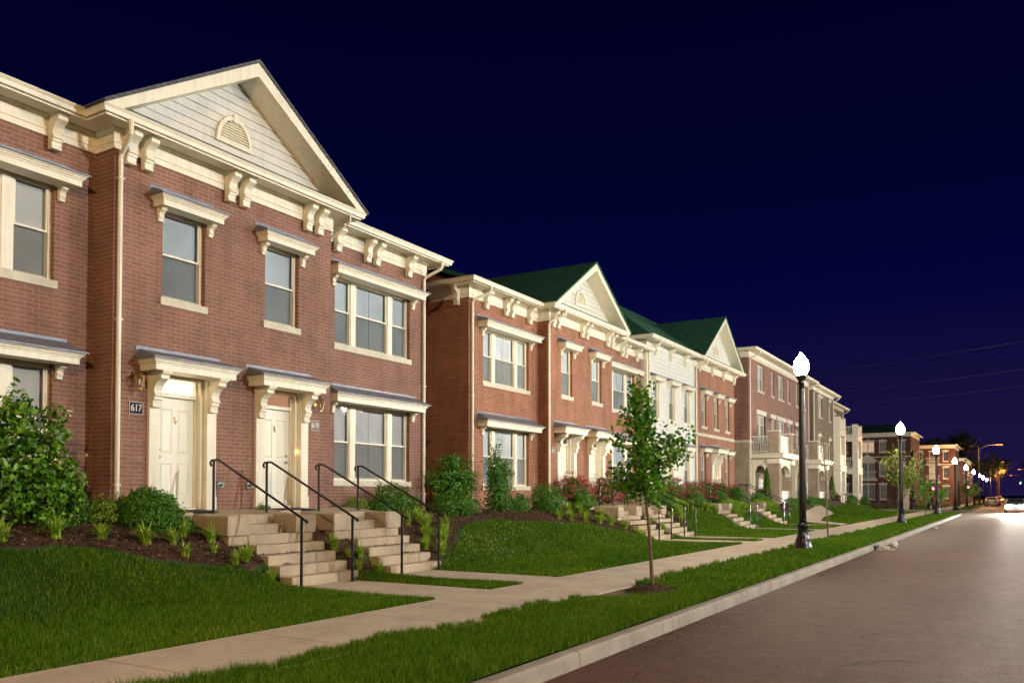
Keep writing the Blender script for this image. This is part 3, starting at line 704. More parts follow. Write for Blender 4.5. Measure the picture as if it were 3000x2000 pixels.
def door(root, X, yc, zb=1.36, zlintel=3.80, lit=None, bell=False, wpil=.21, half=.73, handle=1, depth=.50):
    """panelled door set back between pilasters that carry the canopy brackets"""
    xl = X - .20; hw = .455
    s = MB()
    for sg in (-1, 1):
        a, b = sorted((yc + sg * (half - wpil), yc + sg * half))
        s.box(X - .19, X + .07, a, b, zb - .05, zlintel); s.box(X - .19, X + .085, a - .012, b + .012, zb - .052, zb + .20)
        c, d = sorted((yc + sg * hw, yc + sg * (half - wpil)))
        if d - c > .002: s.box(xl - .06, X - .05, c, d, zb - .05, zlintel - .002)
        e, f = sorted((yc + sg * (hw - .0), yc + sg * (hw - .035))); s.box(xl - .03, xl + .05, e, f, zb, zlintel - .05)
    s.box(xl - .06, X - .05, yc - hw, yc + hw, zlintel - .06, zlintel - .003)
    s.box(xl - .03, xl + .07, yc - hw + .035, yc + hw - .035, zb + 2.05, zb + 2.12)
    s.box(xl - .03, xl + .10, yc - hw + .035, yc + hw - .035, zb - .045, zb - .004)
    s.build('door_surround', 'cream', root)
    d = MB(); a, b = yc - hw + .036, yc + hw - .036; x = xl - .005
    cols = [(a + .10, yc - .055), (yc + .055, b - .10)]; rows = [(zb + .22, zb + .82), (zb + 1.0, zb + 1.83)]
    ys_ = sorted({a, b, *[q for c_ in cols for q in c_]}); zs_ = sorted({zb, zb + 2.048, *[q for r_ in rows for q in r_]})
    for y0, y1 in zip(ys_, ys_[1:]):
        for z0, z1 in zip(zs_, zs_[1:]):
            isp = any(abs(c_[0] - y0) < 1e-6 for c_ in cols) and any(abs(r_[0] - z0) < 1e-6 for r_ in rows)
            if not isp: d.quad((x, y0, z0), (x, y1, z0), (x, y1, z1), (x, y0, z1)); continue
            o = [(x, y0, z0), (x, y1, z0), (x, y1, z1), (x, y0, z1)]; g = .022
            i_ = [(x - .012, y0 + g, z0 + g), (x - .012, y1 - g, z0 + g), (x - .012, y1 - g, z1 - g), (x - .012, y0 + g, z1 - g)]; h = .055
            j_ = [(x - .002, y0 + h, z0 + h), (x - .002, y1 - h, z0 + h), (x - .002, y1 - h, z1 - h), (x - .002, y0 + h, z1 - h)]
            for p, q in ((o, i_), (i_, j_)):
                for k in range(4): d.quad(p[k], p[(k + 1) % 4], q[(k + 1) % 4], q[k])
            d.poly(j_)
    dr = d.build('door', 'door', root)
    k = MB(); hy = b - .075 if handle > 0 else a + .075
    k.lathe([(.0, 0), (.028, 0), (.030, .012), (.012, .018), (.012, .04), (.004, .045)], 0, 0, 10)
    for zz, r_ in ((zb + 1.07, 1.0), (zb + .93, 1.15)):
        h_ = MB(); h_.v = [(x + pz * r_, hy + px * r_, zz + py * r_) for px, py, pz in k.v]; h_.f = k.f[:]; h_.smooth = k.smooth[:]
        if r_ > 1: h_.box(x + .035, x + .048, hy - .075, hy + .02, zz - .009, zz + .009)
        h_.build('handle', 'steel', dr)
    kn = MB(); kn.tube([(x + .004, yc, zb + 1.66), (x + .018, yc - .025, zb + 1.62), (x + .022, yc, zb + 1.57), (x + .018, yc + .025, zb + 1.62), (x + .004, yc, zb + 1.66)], .008, 6); kn.box(x, x + .012, yc - .015, yc + .015, zb + 1.63, zb + 1.70); kn.build('knocker', 'brass', dr)
    tg = MB(); tz0, tz1 = zb + 2.12, zlintel - .06; tg.quad((xl, yc - hw + .035, tz0), (xl, yc + hw - .035, tz0), (xl, yc + hw - .035, tz1), (xl, yc - hw + .035, tz1))
    tr = tg.build('transom', 'glass', root)
    tb = MB(); tb.box(xl - .08, xl - .06, yc - hw, yc + hw, zb + 2.06, zlintel); tb.build('hall_behind_transom', lit or 'dark', tr)
    if bell:
        e = MB(); e.box(X - .05, X - .035, yc + hw + .012, yc + hw + .036, zb + 1.14, zb + 1.20); e.build('bell_light', 'bell', dr)
    return dr

def sign(text, label, X, y0, y1, z0, z1, bg):
    t = thing('house_number_sign', label, 'house number', (X, (y0 + y1) / 2, z0), 'house number signs')
    MB().box(X + .002, X + .014, y0, y1, z0, z1).build('plate', bg, t)
    r_ = MB(); b = .006
    r_.box(X + .013, X + .018, y0, y1, z1 - b, z1); r_.box(X + .013, X + .018, y0, y1, z0, z0 + b); r_.box(X + .013, X + .018, y0, y0 + b, z0 + b, z1 - b); r_.box(X + .013, X + .018, y1 - b, y1, z0 + b, z1 - b)
    r_.build('border', 'white', t)
    cu = bpy.data.curves.new('digits', 'FONT'); cu.body = text; cu.size = (z1 - z0) * .82; cu.align_x = 'CENTER'; cu.align_y = 'CENTER'; cu.extrude = .002; cu.space_character = .95
    to = bpy.data.objects.new('digits', cu); C.objects.link(to)
    dg = bpy.context.evaluated_depsgraph_get(); me = bpy.data.meshes.new_from_object(to.evaluated_get(dg)); bpy.data.objects.remove(to)
    me.materials.clear(); me.materials.append(M['white'])
    o = bpy.data.objects.new('digits', me); C.objects.link(o); o.parent = t
    o.rotation_euler = (math.pi / 2, 0, math.pi / 2); o.location = (.019, 0, (z1 - z0) / 2); o.scale = (.86, 1, 1)
M['signblue'] = paint('navy enamel', (.010, .010, .028), .85, .1, 6); M['signgrey'] = paint('weathered slate sign', (.16, .11, .10), .5, .15, 6)

def clapboard(mb, X, pts_fn, z0, z1, step=.175):
    """overlapping boards: pts_fn(z) gives the (y0, y1) span at height z"""
    z = z0
    while z < z1 - .01:
        zt = min(z + step, z1); a0, b0 = pts_fn(z); a1, b1 = pts_fn(zt)
        mb.quad((X + .036, a0, z), (X + .036, b0, z), (X + .006, b1, zt), (X + .006, a1, zt))
        mb.quad((X + .0, a0, z), (X + .0, b0, z), (X + .036, b0, z), (X + .036, a0, z))
        z = zt

def eaves(root, path, ztop=8.08, over=.55, zf=7.60, frieze=True, caps=True):
    zt = ztop
    if frieze:
        f = MB(); f.sweep(path, [(.0, zf), (.035, zf), (.035, zf + .10), (.05, zf + .11), (.05, zf + .13), (.04, zf + .14), (.04, zt - .20), (.075, zt - .15), (.075, zt - .115), (.0, zt - .115)]); f.build('frieze', 'cream', root)
    s_ = MB(); s_.sweep(path, [(.0, zt - .117), (over - .10, zt - .117), (over - .10, zt - .16), (over - .075, zt - .16), (over - .075, zt - .02), (.0, zt - .02)]); s_.build('soffit', 'cream', root)
    g = MB(); o = over - .074
    g.sweep(path, [(o, zt - .125), (o + .055, zt - .125), (o + .062, zt - .105), (o + .070, zt - .06), (o + .098, zt - .02), (o + .104, zt - .015), (o + .104, zt), (o + .090, zt), (o + .086, zt - .02), (o + .06, zt - .055), (o + .05, zt - .11), (o, zt - .11)]); g.build('gutter', 'cream', root)

def pipe(root, X, y, ztop, zbot, over=.55, ytop=None, shoe=True):
    """downspout: outlet under the gutter, swan neck back to the wall, then straight down"""
    ytop = y if ytop is None else ytop
    m = MB(); r_ = .042
    m.tube([(X + over - .02, ytop, ztop - .11), (X + over - .02, ytop, ztop - .26), (X + over - .05, ytop + (y - ytop) * .1, ztop - .33), (X + .10, y, ztop - .55), (X + .06, y, ztop - .63), (X + .06, y, zbot + .1)] + ([(X + .08, y, zbot + .04), (X + .2, y, zbot)] if shoe else []), r_, 8, False)
    for z in (ztop - 1.0, (ztop + zbot) / 2, zbot + .6): m.box(X, X + .105, y - .055, y + .055, z, z + .03)
    return m.build('downspout', 'cream', root)

def gable(root, X, y0, y1, zf, zapex, over, depth_back, roofm, siding, zpent, vent_y=None, wall_in=.55, barge_h=.23, vent_s=1.0):
    """cross gable: clapboard face, raking boards, soffits, roof and louvred vent"""
    ym = (y0 + y1) / 2; xo = X + over; sl = (zapex - zf) / (ym - y0)
    span = lambda z: (y0 + (z - zf) / sl + .02, y1 - (z - zf) / sl - .02)
    g = MB(); clapboard(g, X - .03, lambda z: span(z + barge_h * .9) if z + barge_h * .9 < zapex else (ym, ym), zpent - .03, zapex - barge_h * .9)
    gb = g.build('gable_face', siding, root)
    pr = MB(); pr.quad((xo - .07, y0 + .12, zf - .005), (xo - .07, y1 - .12, zf - .005), (X - .02, y1 - .5, zpent), (X - .02, y0 + .5, zpent)); pr.poly([(xo - .07, y0 + .12, zf - .005), (X - .02, y0 + .5, zpent), (X - .02, y0 + .12, zf - .005)]); pr.poly([(xo - .07, y1 - .12, zf - .005), (X - .02, y1 - .12, zf - .005), (X - .02, y1 - .5, zpent)])
    pr.build('pent_roof', roofm, root)
    b = MB()
    for (ya, yb) in ((y0, ym), (y1, ym)):
        lo, hi = (ya, zf), (yb, zapex)
        for xa, xb in ((xo - .05, xo),):
            q = [(ya, zf - .0), (yb, zapex), (yb, zapex - barge_h * 1.18), (ya + (.30 if ya < ym else -.30), zf - .0)]
            if ya > ym: q = q[::-1]
            b.prism_x(q[::-1] if ya < ym else q[::-1], xa, xb)
    b.build('bargeboard', 'cream' if siding != 'white' else 'white', root)
    sf = MB()
    for ya in (y0, y1):
        sg = 1 if ya < ym else -1
        a = (ya + sg * .30, zf + .0); c = (ym, zapex - barge_h * 1.2)
        sf.quad((xo - .045, a[0], a[1]), (X - .04, a[0], a[1]), (X - .04, c[0], c[1]), (xo - .045, c[0], c[1]))
    sf.build('raking_soffit', 'cream', root)
    rf = MB(); th = .07
    for ya in (y0, y1):
        sg = 1 if ya < ym else -1; e = .06
        A = (ya - sg * e, zf - e * sl + .003); Bp = (ym, zapex + .003)
        for x0_, x1_ in ((X - depth_back, xo + .03),):
            p = [(x0_, A[0], A[1]), (x1_, A[0], A[1]), (x1_, Bp[0], Bp[1]), (x0_, Bp[0], Bp[1])]; q = [(x, y, z + th) for x, y, z in p]
            rf.poly(p); rf.poly(q)
            for k in range(4): rf.quad(p[k], p[(k + 1) % 4], q[(k + 1) % 4], q[k])
    ro = rf.build('gable_roof', roofm, root)
    if vent_y is not None:
        r_ = .36 * vent_s; zb = zpent + .17; k = 14; x = X + .0
        arc = [(vent_y + r_ * math.cos(t), zb + .03 + r_ * 1.22 * math.sin(t)) for t in np.linspace(0, math.pi, k)]
        arc2 = [(vent_y + (r_ + .075) * math.cos(t), zb + .03 + (r_ * 1.22 + .075) * math.sin(t)) for t in np.linspace(0, math.pi, k)]
        v = MB()
        for q in range(k - 1):
            v.prism_x([arc[q], arc2[q], arc2[q + 1], arc[q + 1]], x - .02, x + .055)
        v.box(x - .02, x + .060, vent_y - r_ - .09, vent_y + r_ + .09, zb - .05, zb + .03)
        v.box(x - .02, x + .075, vent_y - .045, vent_y + .045, zb + r_ * 1.22 - .01, zb + r_ * 1.22 + .15)
        vt = v.build('gable_vent', 'cream', root)
        lv = MB(); nl = 8
        for q in range(nl):
            z0_ = zb + .035 + q * r_ * 1.2 / nl; hw = r_ * math.sqrt(max(0, 1 - ((z0_ + .03 - zb - .03) / (r_ * 1.22)) ** 2))
            if hw < .04: continue
            lv.quad((x + .04, vent_y - hw, z0_), (x + .04, vent_y + hw, z0_), (x + .005, vent_y + hw, z0_ + .05), (x + .005, vent_y - hw, z0_ + .05))
            lv.quad((x + .04, vent_y - hw, z0_), (x + .005, vent_y - hw, z0_ + .0), (x + .005, vent_y + hw, z0_ + .0), (x + .04, vent_y + hw, z0_))
        lv.build('louvre', 'cream', vt)
        bk = MB(); bk.poly([(x - .005, y, z) for y, z in arc]); bk.build('vent_opening', 'dark', vt)
    return gb

TRI = [(0, .215), (.295, .705), (.785, 1)]
ZS1, ZH1, ZS2, ZH2 = 1.94, 3.80, 5.20, 6.86

# ------------------------------------------------------------------ nearest townhouse row (617 / 619)
h1 = thing('townhouse', 'nearest plum brick townhouse with cream gable, doors 617 and 619', 'townhouse', (-14, 11.4, 0), 'brick townhouses')
XB, XW = -13.30, -13.83
yb0, yb1, ye, ys0 = 8.72, 14.08, 18.32, -4.0
m = MB()
wins_bump = [(9.69, 10.63), (12.13, 13.08)]; doors1 = [10.14, 12.60]
hb = [(a, b, ZS2, ZH2) for a, b in wins_bump] + [(d - .73, d + .73, 1.30, 3.80) for d in doors1]
wall(m, XB, yb0, yb1, .4, 7.75, hb)
tri_r = (14.78, 17.66); tri_l = (5.10, 7.99)
wall(m, XW, yb1, ye, .4, 7.75, [(*tri_r, ZS2, ZH2), (*tri_r, ZS1, ZH1)])
wall(m, XW, ys0, yb0, .4, 7.75, [(*tri_l, ZS2, ZH2), (*tri_l, ZS1, ZH1), (1.4, 4.29, ZS2, ZH2), (1.4, 4.29, ZS1, ZH1)])
sidewall(m, yb0, XW, XB, .4, 7.75); m.quad((XB, yb1, .4), (XW, yb1, .4), (XW, yb1, 7.75), (XB, yb1, 7.75))
m.quad((XW, ye, .4), (-25, ye, .4), (-25, ye, 9.5), (XW, ye, 7.75)); sidewall(m, ys0, -25, XW, .4, 7.75); m.quad((-25, ys0, .4), (-25, ye, .4), (-25, ye, 9.5), (-25, ys0, 9.5))
m.build('wall', 'brick1', h1)
for a, b in wins_bump: window(h1, XB, a, b, ZS2, ZH2, tone='blind'); hood(h1, XB, a - .27, b + .27, 6.81, brx=(a - .08, b + .08))
for (a, b) in (tri_r, tri_l):
    window(h1, XW, a, b, ZS2, ZH2, TRI, tone='blind'); hood(h1, XW, a - .33, b + .33, 6.81, depth=.42, brx=(a - .09, b + .09))
    window(h1, XW, a, b, ZS1, ZH1, TRI, tone='blind_warm'); hood(h1, XW, a - .33, b + .33, 3.79, depth=.42, brx=(a - .09, b + .09), roof_h=.22)
for yc, lit, bell in ((doors1[0], 'transom_lit', False), (doors1[1], 'transom_dim', True)):
    door(h1, XB, yc, lit=lit, bell=bell, handle=-1 if not bell else 1)
    hood(h1, XB, yc - .95, yc + .95, 3.80, depth=.52, h=.20, name='door_canopy', br=CD, brx=(yc - .625, yc + .625), roof_h=.19)
path = [(XW, ys0), (XW, yb0), (XB, yb0), (XB, yb1), (XW, yb1), (XW, ye), (-16.5, ye)]
eaves(h1, path)
zb_ = 7.963
for yy in (8.95, 9.29, 11.13, 11.50, 13.25, 13.60): put(CB, 'bracket', h1, (XB + .04, yy, zb_))
for yy in (14.77, 15.85, 16.2, 17.5): put(CB, 'bracket', h1, (XW + .04, yy, zb_))
for yy in (7.92, 6.0, 5.65, 3.7, 1.9): put(CB, 'bracket', h1, (XW + .04, yy, zb_))
gable(h1, XB, 8.20, 14.62, 8.085, 10.16, .57, 9.0, 'grey_roof', 'siding', 8.42, vent_y=11.28)
rf = MB(); rf.poly([(XW + .50, ys0, 8.06), (XW + .50, ye + .5, 8.06), (-19.5, ye - .2, 10.0), (-19.5, ys0, 10.0)]); rf.poly([(-19.5, ys0, 10.0), (-19.5, ye - .2, 10.0), (-25.5, ye + .5, 8.06), (-25.5, ys0, 8.06)]); rf.build('main_roof', 'grey_roof', h1)
pipe(h1, XB, 8.80, 8.08, 1.15, ytop=8.42 + .25); pipe(h1, XB, 13.98, 8.08, 6.9, ytop=13.98, shoe=False) if False else None
o_ = MB(); o_.tube([(XB + .52, 14.15, 7.97), (XB + .52, 14.15, 7.80), (XB + .48, 14.15, 7.74), (XB - .1, 14.17, 7.50), (XW + .06, 14.15, 7.35), (XW + .06, 14.15, 1.4), (XW + .25, 14.15, 1.33)], .020, 6); o_.build('downspout', 'white', h1)
pipe(h1, XW, 18.22, 8.08, 1.0, ytop=18.4)
lantern('wall_lantern', 'unlit brass wall lantern left of the 617 door', XB, 9.14, 3.60, 'brass wall lanterns')
lantern('wall_lantern', 'unlit brass wall lantern right of the 619 door', XB, 13.60, 3.58, 'brass wall lanterns')
sign('617', 'navy house number sign reading 617 on plum brick', XB, 9.05, 9.32, 3.02, 3.235, 'signblue')
sign('619', 'weathered grey house number sign reading 619 on plum brick', XB, 13.46, 13.71, 3.02, 3.235, 'signgrey')
for yy, lab in ((11.02, 'grey utility cover beside the right pilaster of door 617'), (11.74, 'grey utility cover beside the left pilaster of door 619')):
    t = thing('utility_cover', lab, 'utility cover', (XB, yy, 1.78), 'utility covers between the doors')
    mm = MB(); mm.bevbox(XB + .002, XB + .05, yy - .08, yy + .08, 1.72, 1.85, .012); mm.build('plate', 'steel', t)
    mm = MB(); mm.lathe([(.0, 0), (.03, 0), (.03, .06), (.012, .07)], 0, 0, 8); mm.v = [(XB + .05 + z, yy + x, 1.79 + y) for x, y, z in mm.v]; mm.build('tap', 'steel', t)

# ------------------------------------------------------------------ second townhouse (621)
h2 = thing('townhouse', 'red brick townhouse with green cross gable, second along the street', 'townhouse', (-14, 27.8, 0), 'brick townhouses')
XB, XW = -13.67, -14.12
ys0, yb0, yb1, ye = 20.92, 25.18, 30.45, 34.62
m = MB(); wb = [(26.10, 26.90 + .08), (28.58, 29.48)]; d2 = [26.44, 28.93]
wall(m, XB, yb0, yb1, .4, 7.75, [(a, b, 5.12, 6.82) for a, b in wb] + [(d - .73, d + .73, 1.22, 3.74) for d in d2])
tl2 = (21.72, 24.58); tr2 = (30.93, 33.80)
wall(m, XW, ys0, yb0, .4, 7.75, [(*tl2, 5.12, 6.80), (*tl2, 1.88, 3.72)]); wall(m, XW, yb1, ye, .4, 7.75, [(*tr2, 5.12, 6.80), (*tr2, 1.88, 3.72)])
sidewall(m, yb0, XW, XB, .4, 7.75); m.quad((XB, yb1, .4), (XW, yb1, .4), (XW, yb1, 7.75), (XB, yb1, 7.75))
m.poly([(-25, ys0, .4), (XW, ys0, .4), (XW, ys0, 8.0), (-19.5, ys0, 10.05), (-25, ys0, 8.0)]); m.quad((XW, ye, .4), (-25, ye, .4), (-25, ye, 8), (XW, ye, 8))
m.build('wall', 'brick2', h2)
for k, (a, b) in enumerate(wb): window(h2, XB, a, b, 5.12, 6.82, tone=('blind', 'curtain')[k]); hood(h2, XB, a - .27, b + .27, 6.77, brx=(a - .08, b + .08))
for (a, b), t_ in ((tl2, 'curtain'), (tr2, 'curtain')):
    window(h2, XW, a, b, 5.12, 6.80, TRI, tone=t_); hood(h2, XW, a - .36, b + .36, 6.77, depth=.42, brx=(a - .09, b + .09))
    window(h2, XW, a, b, 1.88, 3.72, TRI, tone='blind'); hood(h2, XW, a - .36, b + .36, 3.70, depth=.42, brx=(a - .09, b + .09), roof_h=.24)
for yc in d2:
    door(h2, XB, yc, zb=1.30, zlintel=3.74, handle=-1 if yc < 27 else 1); hood(h2, XB, yc - .95, yc + .95, 3.74, depth=.52, h=.20, name='door_canopy', br=CD, brx=(yc - .625, yc + .625), roof_h=.19)
eaves(h2, [(-15.6, ys0), (XW, ys0), (XW, yb0), (XB, yb0), (XB, yb1), (XW, yb1), (XW, ye + .3)])
for yy in (21.78, 22.95, 23.32, 24.48): put(CB, 'bracket', h2, (XW + .04, yy, zb_))
for yy in (25.34, 25.70, 27.6, 27.98, 29.85, 30.25): put(CB, 'bracket', h2, (XB + .04, yy, zb_))
for yy in (32.3, 32.68, 33.9): put(CB, 'bracket', h2, (XW + .04, yy, zb_))
put(CB, 'bracket', h2, (XW - .38, ys0 - .04, zb_), -math.pi / 2)
gable(h2, XB, 24.70, 31.02, 8.085, 10.14, .56, 9.0, 'green_roof', 'siding', 8.42, vent_y=27.62)
rf = MB()
for xa, za, xb_, zb2 in ((XW + .50, 8.06, -19.5, 10.15), (-19.5, 10.15, -25.5, 8.06)):
    p = [(xa, ys0 - .5, za), (xa, ye + .2, za), (xb_, ye + .2, zb2), (xb_, ys0 - .5, zb2)]; rf.poly(p); rf.poly([(x, y, z - .12) for x, y, z in p])
    rf.quad(p[0], p[3], (p[3][0], p[3][1], p[3][2] - .12), (p[0][0], p[0][1], p[0][2] - .12))
rf.build('main_roof', 'green_roof', h2)
rk = MB(); rk.poly([(-15.4, ys0 - .45, 8.22), (-15.4, ys0, 8.22), (-19.5, ys0, 10.0), (-19.5, ys0 - .45, 10.0)]); rk.build('raking_soffit', 'plum', h2)
pipe(h2, XW, 21.04, 8.08, 1.1, ytop=21.35); pipe(h2, XB, 25.10, 8.08, 1.1, ytop=25.45)
o_ = MB(); o_.tube([(XB + .52, 30.85, 7.97), (XB + .52, 30.85, 7.78), (XB + .46, 30.83, 7.72), (XW + .1, 30.62, 7.42), (XW + .06, 30.60, 7.3), (XW + .06, 30.60, 1.3)], .036, 8); o_.build('downspout', 'cream', h2)
lantern('wall_lantern', 'unlit brass wall lantern left of the 621 door', XB, 25.62, 3.58, 'brass wall lanterns')
lantern('wall_lantern', 'lit wall lantern glowing amber behind the young tree', XB, 29.98, 3.50, 'brass wall lanterns', lit=True)
sign('621', 'weathered house number sign reading 621 on red brick', XB, 25.36, 25.64, 3.01, 3.235, 'signgrey')

# ------------------------------------------------------------------ clapboard and brick townhouse
h3 = thing('townhouse', 'townhouse half white clapboard and half red brick under green roofs', 'townhouse', (-14, 41, 0), 'brick townhouses')
X = -13.95; y0, ym_, ye = 34.75, 41.22, 48.20; ZE = 8.63
m = MB(); w3 = [(35.40, 36.25), (37.50, 38.35), (39.58, 40.42)]; dw = 37.55
holes = [(a, b, 5.12, 6.78) for a, b in w3] + [(a, b, 1.90, 3.74) for a, b in (w3[0], w3[2])] + [(dw - .73, dw + .73, 1.22, 3.80)]
zz = .6
edges_ = sorted({zz + .19 * k for k in range(60) if zz + .19 * k < 8.52})
for z in edges_:
    zt = z + .19; segs = [(y0, ym_)]
    for a, b, c, d in holes:
        if c < zt - .02 and d > z + .02:
            ns = []
            for p, q in segs:
                if b <= p or a >= q: ns.append((p, q)); continue
                if a > p: ns.append((p, a))
                if b < q: ns.append((b, q))
            segs = ns
    for p, q in segs:
        m.quad((X + .036, p, z), (X + .036, q, z), (X + .004, q, zt), (X + .004, p, zt)); m.quad((X + .0, p, z), (X + .0, q, z), (X + .036, q, z), (X + .036, p, z))
m.build('clapboard_wall', 'sidingw', h3)
m = MB(); sidewall(m, y0, -25, X, .4, 8.6); m.build('side_wall', 'siding', h3)
MB().box(X - .02, X + .05, y0, y0 + .12, .4, 8.2).box(X - .10, X + .049, y0 - .02, y0 + .001, .4, 8.2).build('corner_board', 'cream', h3); MB().box(X - .02, X + .05, ym_ - .10, ym_, .4, 8.2).build('corner_board', 'cream', h3)
m = MB()
for a, b, c, d in holes:
    for p, q in ((a, a + .002), (b - .002, b)): m.box(X - .14, X + .02, p, q, c, d)
    m.box(X - .14, X + .02, a, b, d - .002, d)
m.build('window_lining', 'cream', h3)
def trimmed(a, b, c, d):
    t = MB(); tw = .10
    t.box(X, X + .05, a - tw, a, c - .14, d + .02); t.box(X, X + .05, b, b + tw, c - .14, d + .02); t.box(X, X + .052, a, b, c - .14, c); return t.build('window_trim', 'cream', h3)
for a, b in w3: window(h3, X, a, b, 5.12, 6.78, tone='curtain', recess=.04, sill=False); trimmed(a, b, 5.12, 6.78); hood(h3, X, a - .25, b + .25, 6.76, brx=(a - .07, b + .07))
for a, b in (w3[0], w3[2]): window(h3, X, a, b, 1.90, 3.74, tone='curtain', recess=.04, sill=False); trimmed(a, b, 1.90, 3.74); hood(h3, X, a - .25, b + .25, 3.76, brx=(a - .07, b + .07))
door(h3, X, dw, zb=1.30, zlintel=3.80, handle=-1); hood(h3, X, dw - .95, dw + .95, 3.80, depth=.52, h=.2, name='door_canopy', br=CD, brx=(dw - .625, dw + .625))
m = MB(); XG = -13.90; yg0 = ym_
gw = [42.30, 44.40, 46.46]; W_ = .80; dg_ = 44.62
gh = [(a, a + W_, 5.18, 6.86) for a in gw] + [(42.20, 43.0, 1.95, 3.80), (46.38, 47.15, 1.95, 3.80), (dg_ - .73, dg_ + .73, 1.28, 3.82)]
wall(m, XG, yg0, ye, .4, 8.3, gh); m.quad((XG, ye, .4), (-25, ye, .4), (-25, ye, 8.5), (XG, ye, 8.5)); sidewall(m, yg0, X - .1, XG, .4, 8.3)
m.build('brick_wall', 'brick2', h3)
MB().box(XG, XG + .03, yg0 + .01, ye, 4.64, 4.80).build('belt_course', 'limestone', h3)
for a in gw: window(h3, XG, a, a + W_, 5.18, 6.86, tone='blind'); hood(h3, XG, a - .25, a + W_ + .25, 6.84, brx=(a - .08, a + W_ + .08))
for a in (42.20, 46.37): window(h3, XG, a, a + .78, 1.95, 3.80, tone='blind'); hood(h3, XG, a - .25, a + 1.03, 3.82, brx=(a - .08, a + .86))
door(h3, XG, dg_, zb=1.36, zlintel=3.82, bell=True); hood(h3, XG, dg_ - .95, dg_ + .95, 3.84, depth=.52, h=.2, name='door_canopy', br=CD, brx=(dg_ - .625, dg_ + .625))
eaves(h3, [(-19.5, y0), (X, y0), (X, ym_)], ZE, .57, 8.12, frieze=False)
eaves(h3, [(X, ym_ - .05), (XG, ym_ - .02), (XG, ye), (-15.5, ye)], ZE, .57, 8.12)
for yy in (35.75, 37.75, 39.75): put(CB, 'bracket', h3, (X + .02, yy, ZE - .117))
for yy in (41.75, 43.8, 45.85, 47.9): put(CB, 'bracket', h3, (XG + .04, yy, ZE - .117))
gable(h3, XG, 41.10, 48.40, 8.64, 11.22, .57, 9.0, 'green_roof', 'sidingw', 9.0, vent_y=44.7)
rf = MB(); A, B_, D_, E_ = (X + .50, y0 - .5, ZE - .02), (X + .50, ye + .5, ZE - .02), (-18.6, ye + .5, ZE + 3.45), (-18.6, y0 + 3.6, ZE + 3.45)
rf.poly([A, B_, D_, E_]); rf.poly([(-24, y0 - .5, ZE - .02), A, E_]); rf.poly([(-24, ye + .5, ZE - .02), (-24, y0 - .5, ZE - .02), E_, D_]); rf.build('main_roof', 'green_roof', h3)
pipe(h3, X, 34.98, ZE, 1.1, ytop=35.2); pipe(h3, XG, 41.30, ZE, 1.1, ytop=41.7)
sign('627', 'small pale house number plate beside the far brick doorway', XG, 45.55, 45.75, 3.0, 3.2, 'signgrey') if False else None

# ------------------------------------------------------------------ three-storey apartment houses
def lintelled(root, X, a, b, c, d, flat=.2, key=False, **kw):
    window(root, X, a, b, c, d, **kw)
    t = MB(); t.box(X, X + .04, a - .14, b + .14, d + .03, d + .03 + flat); t.box(X, X + .07, a - .18, b + .18, d + .03 + flat, d + .09 + flat)
    if key: t.box(X, X + .06, (a + b) / 2 - .09, (a + b) / 2 + .09, d + .02, d + .30 + flat)
    t.build('lintel', 'white', root)

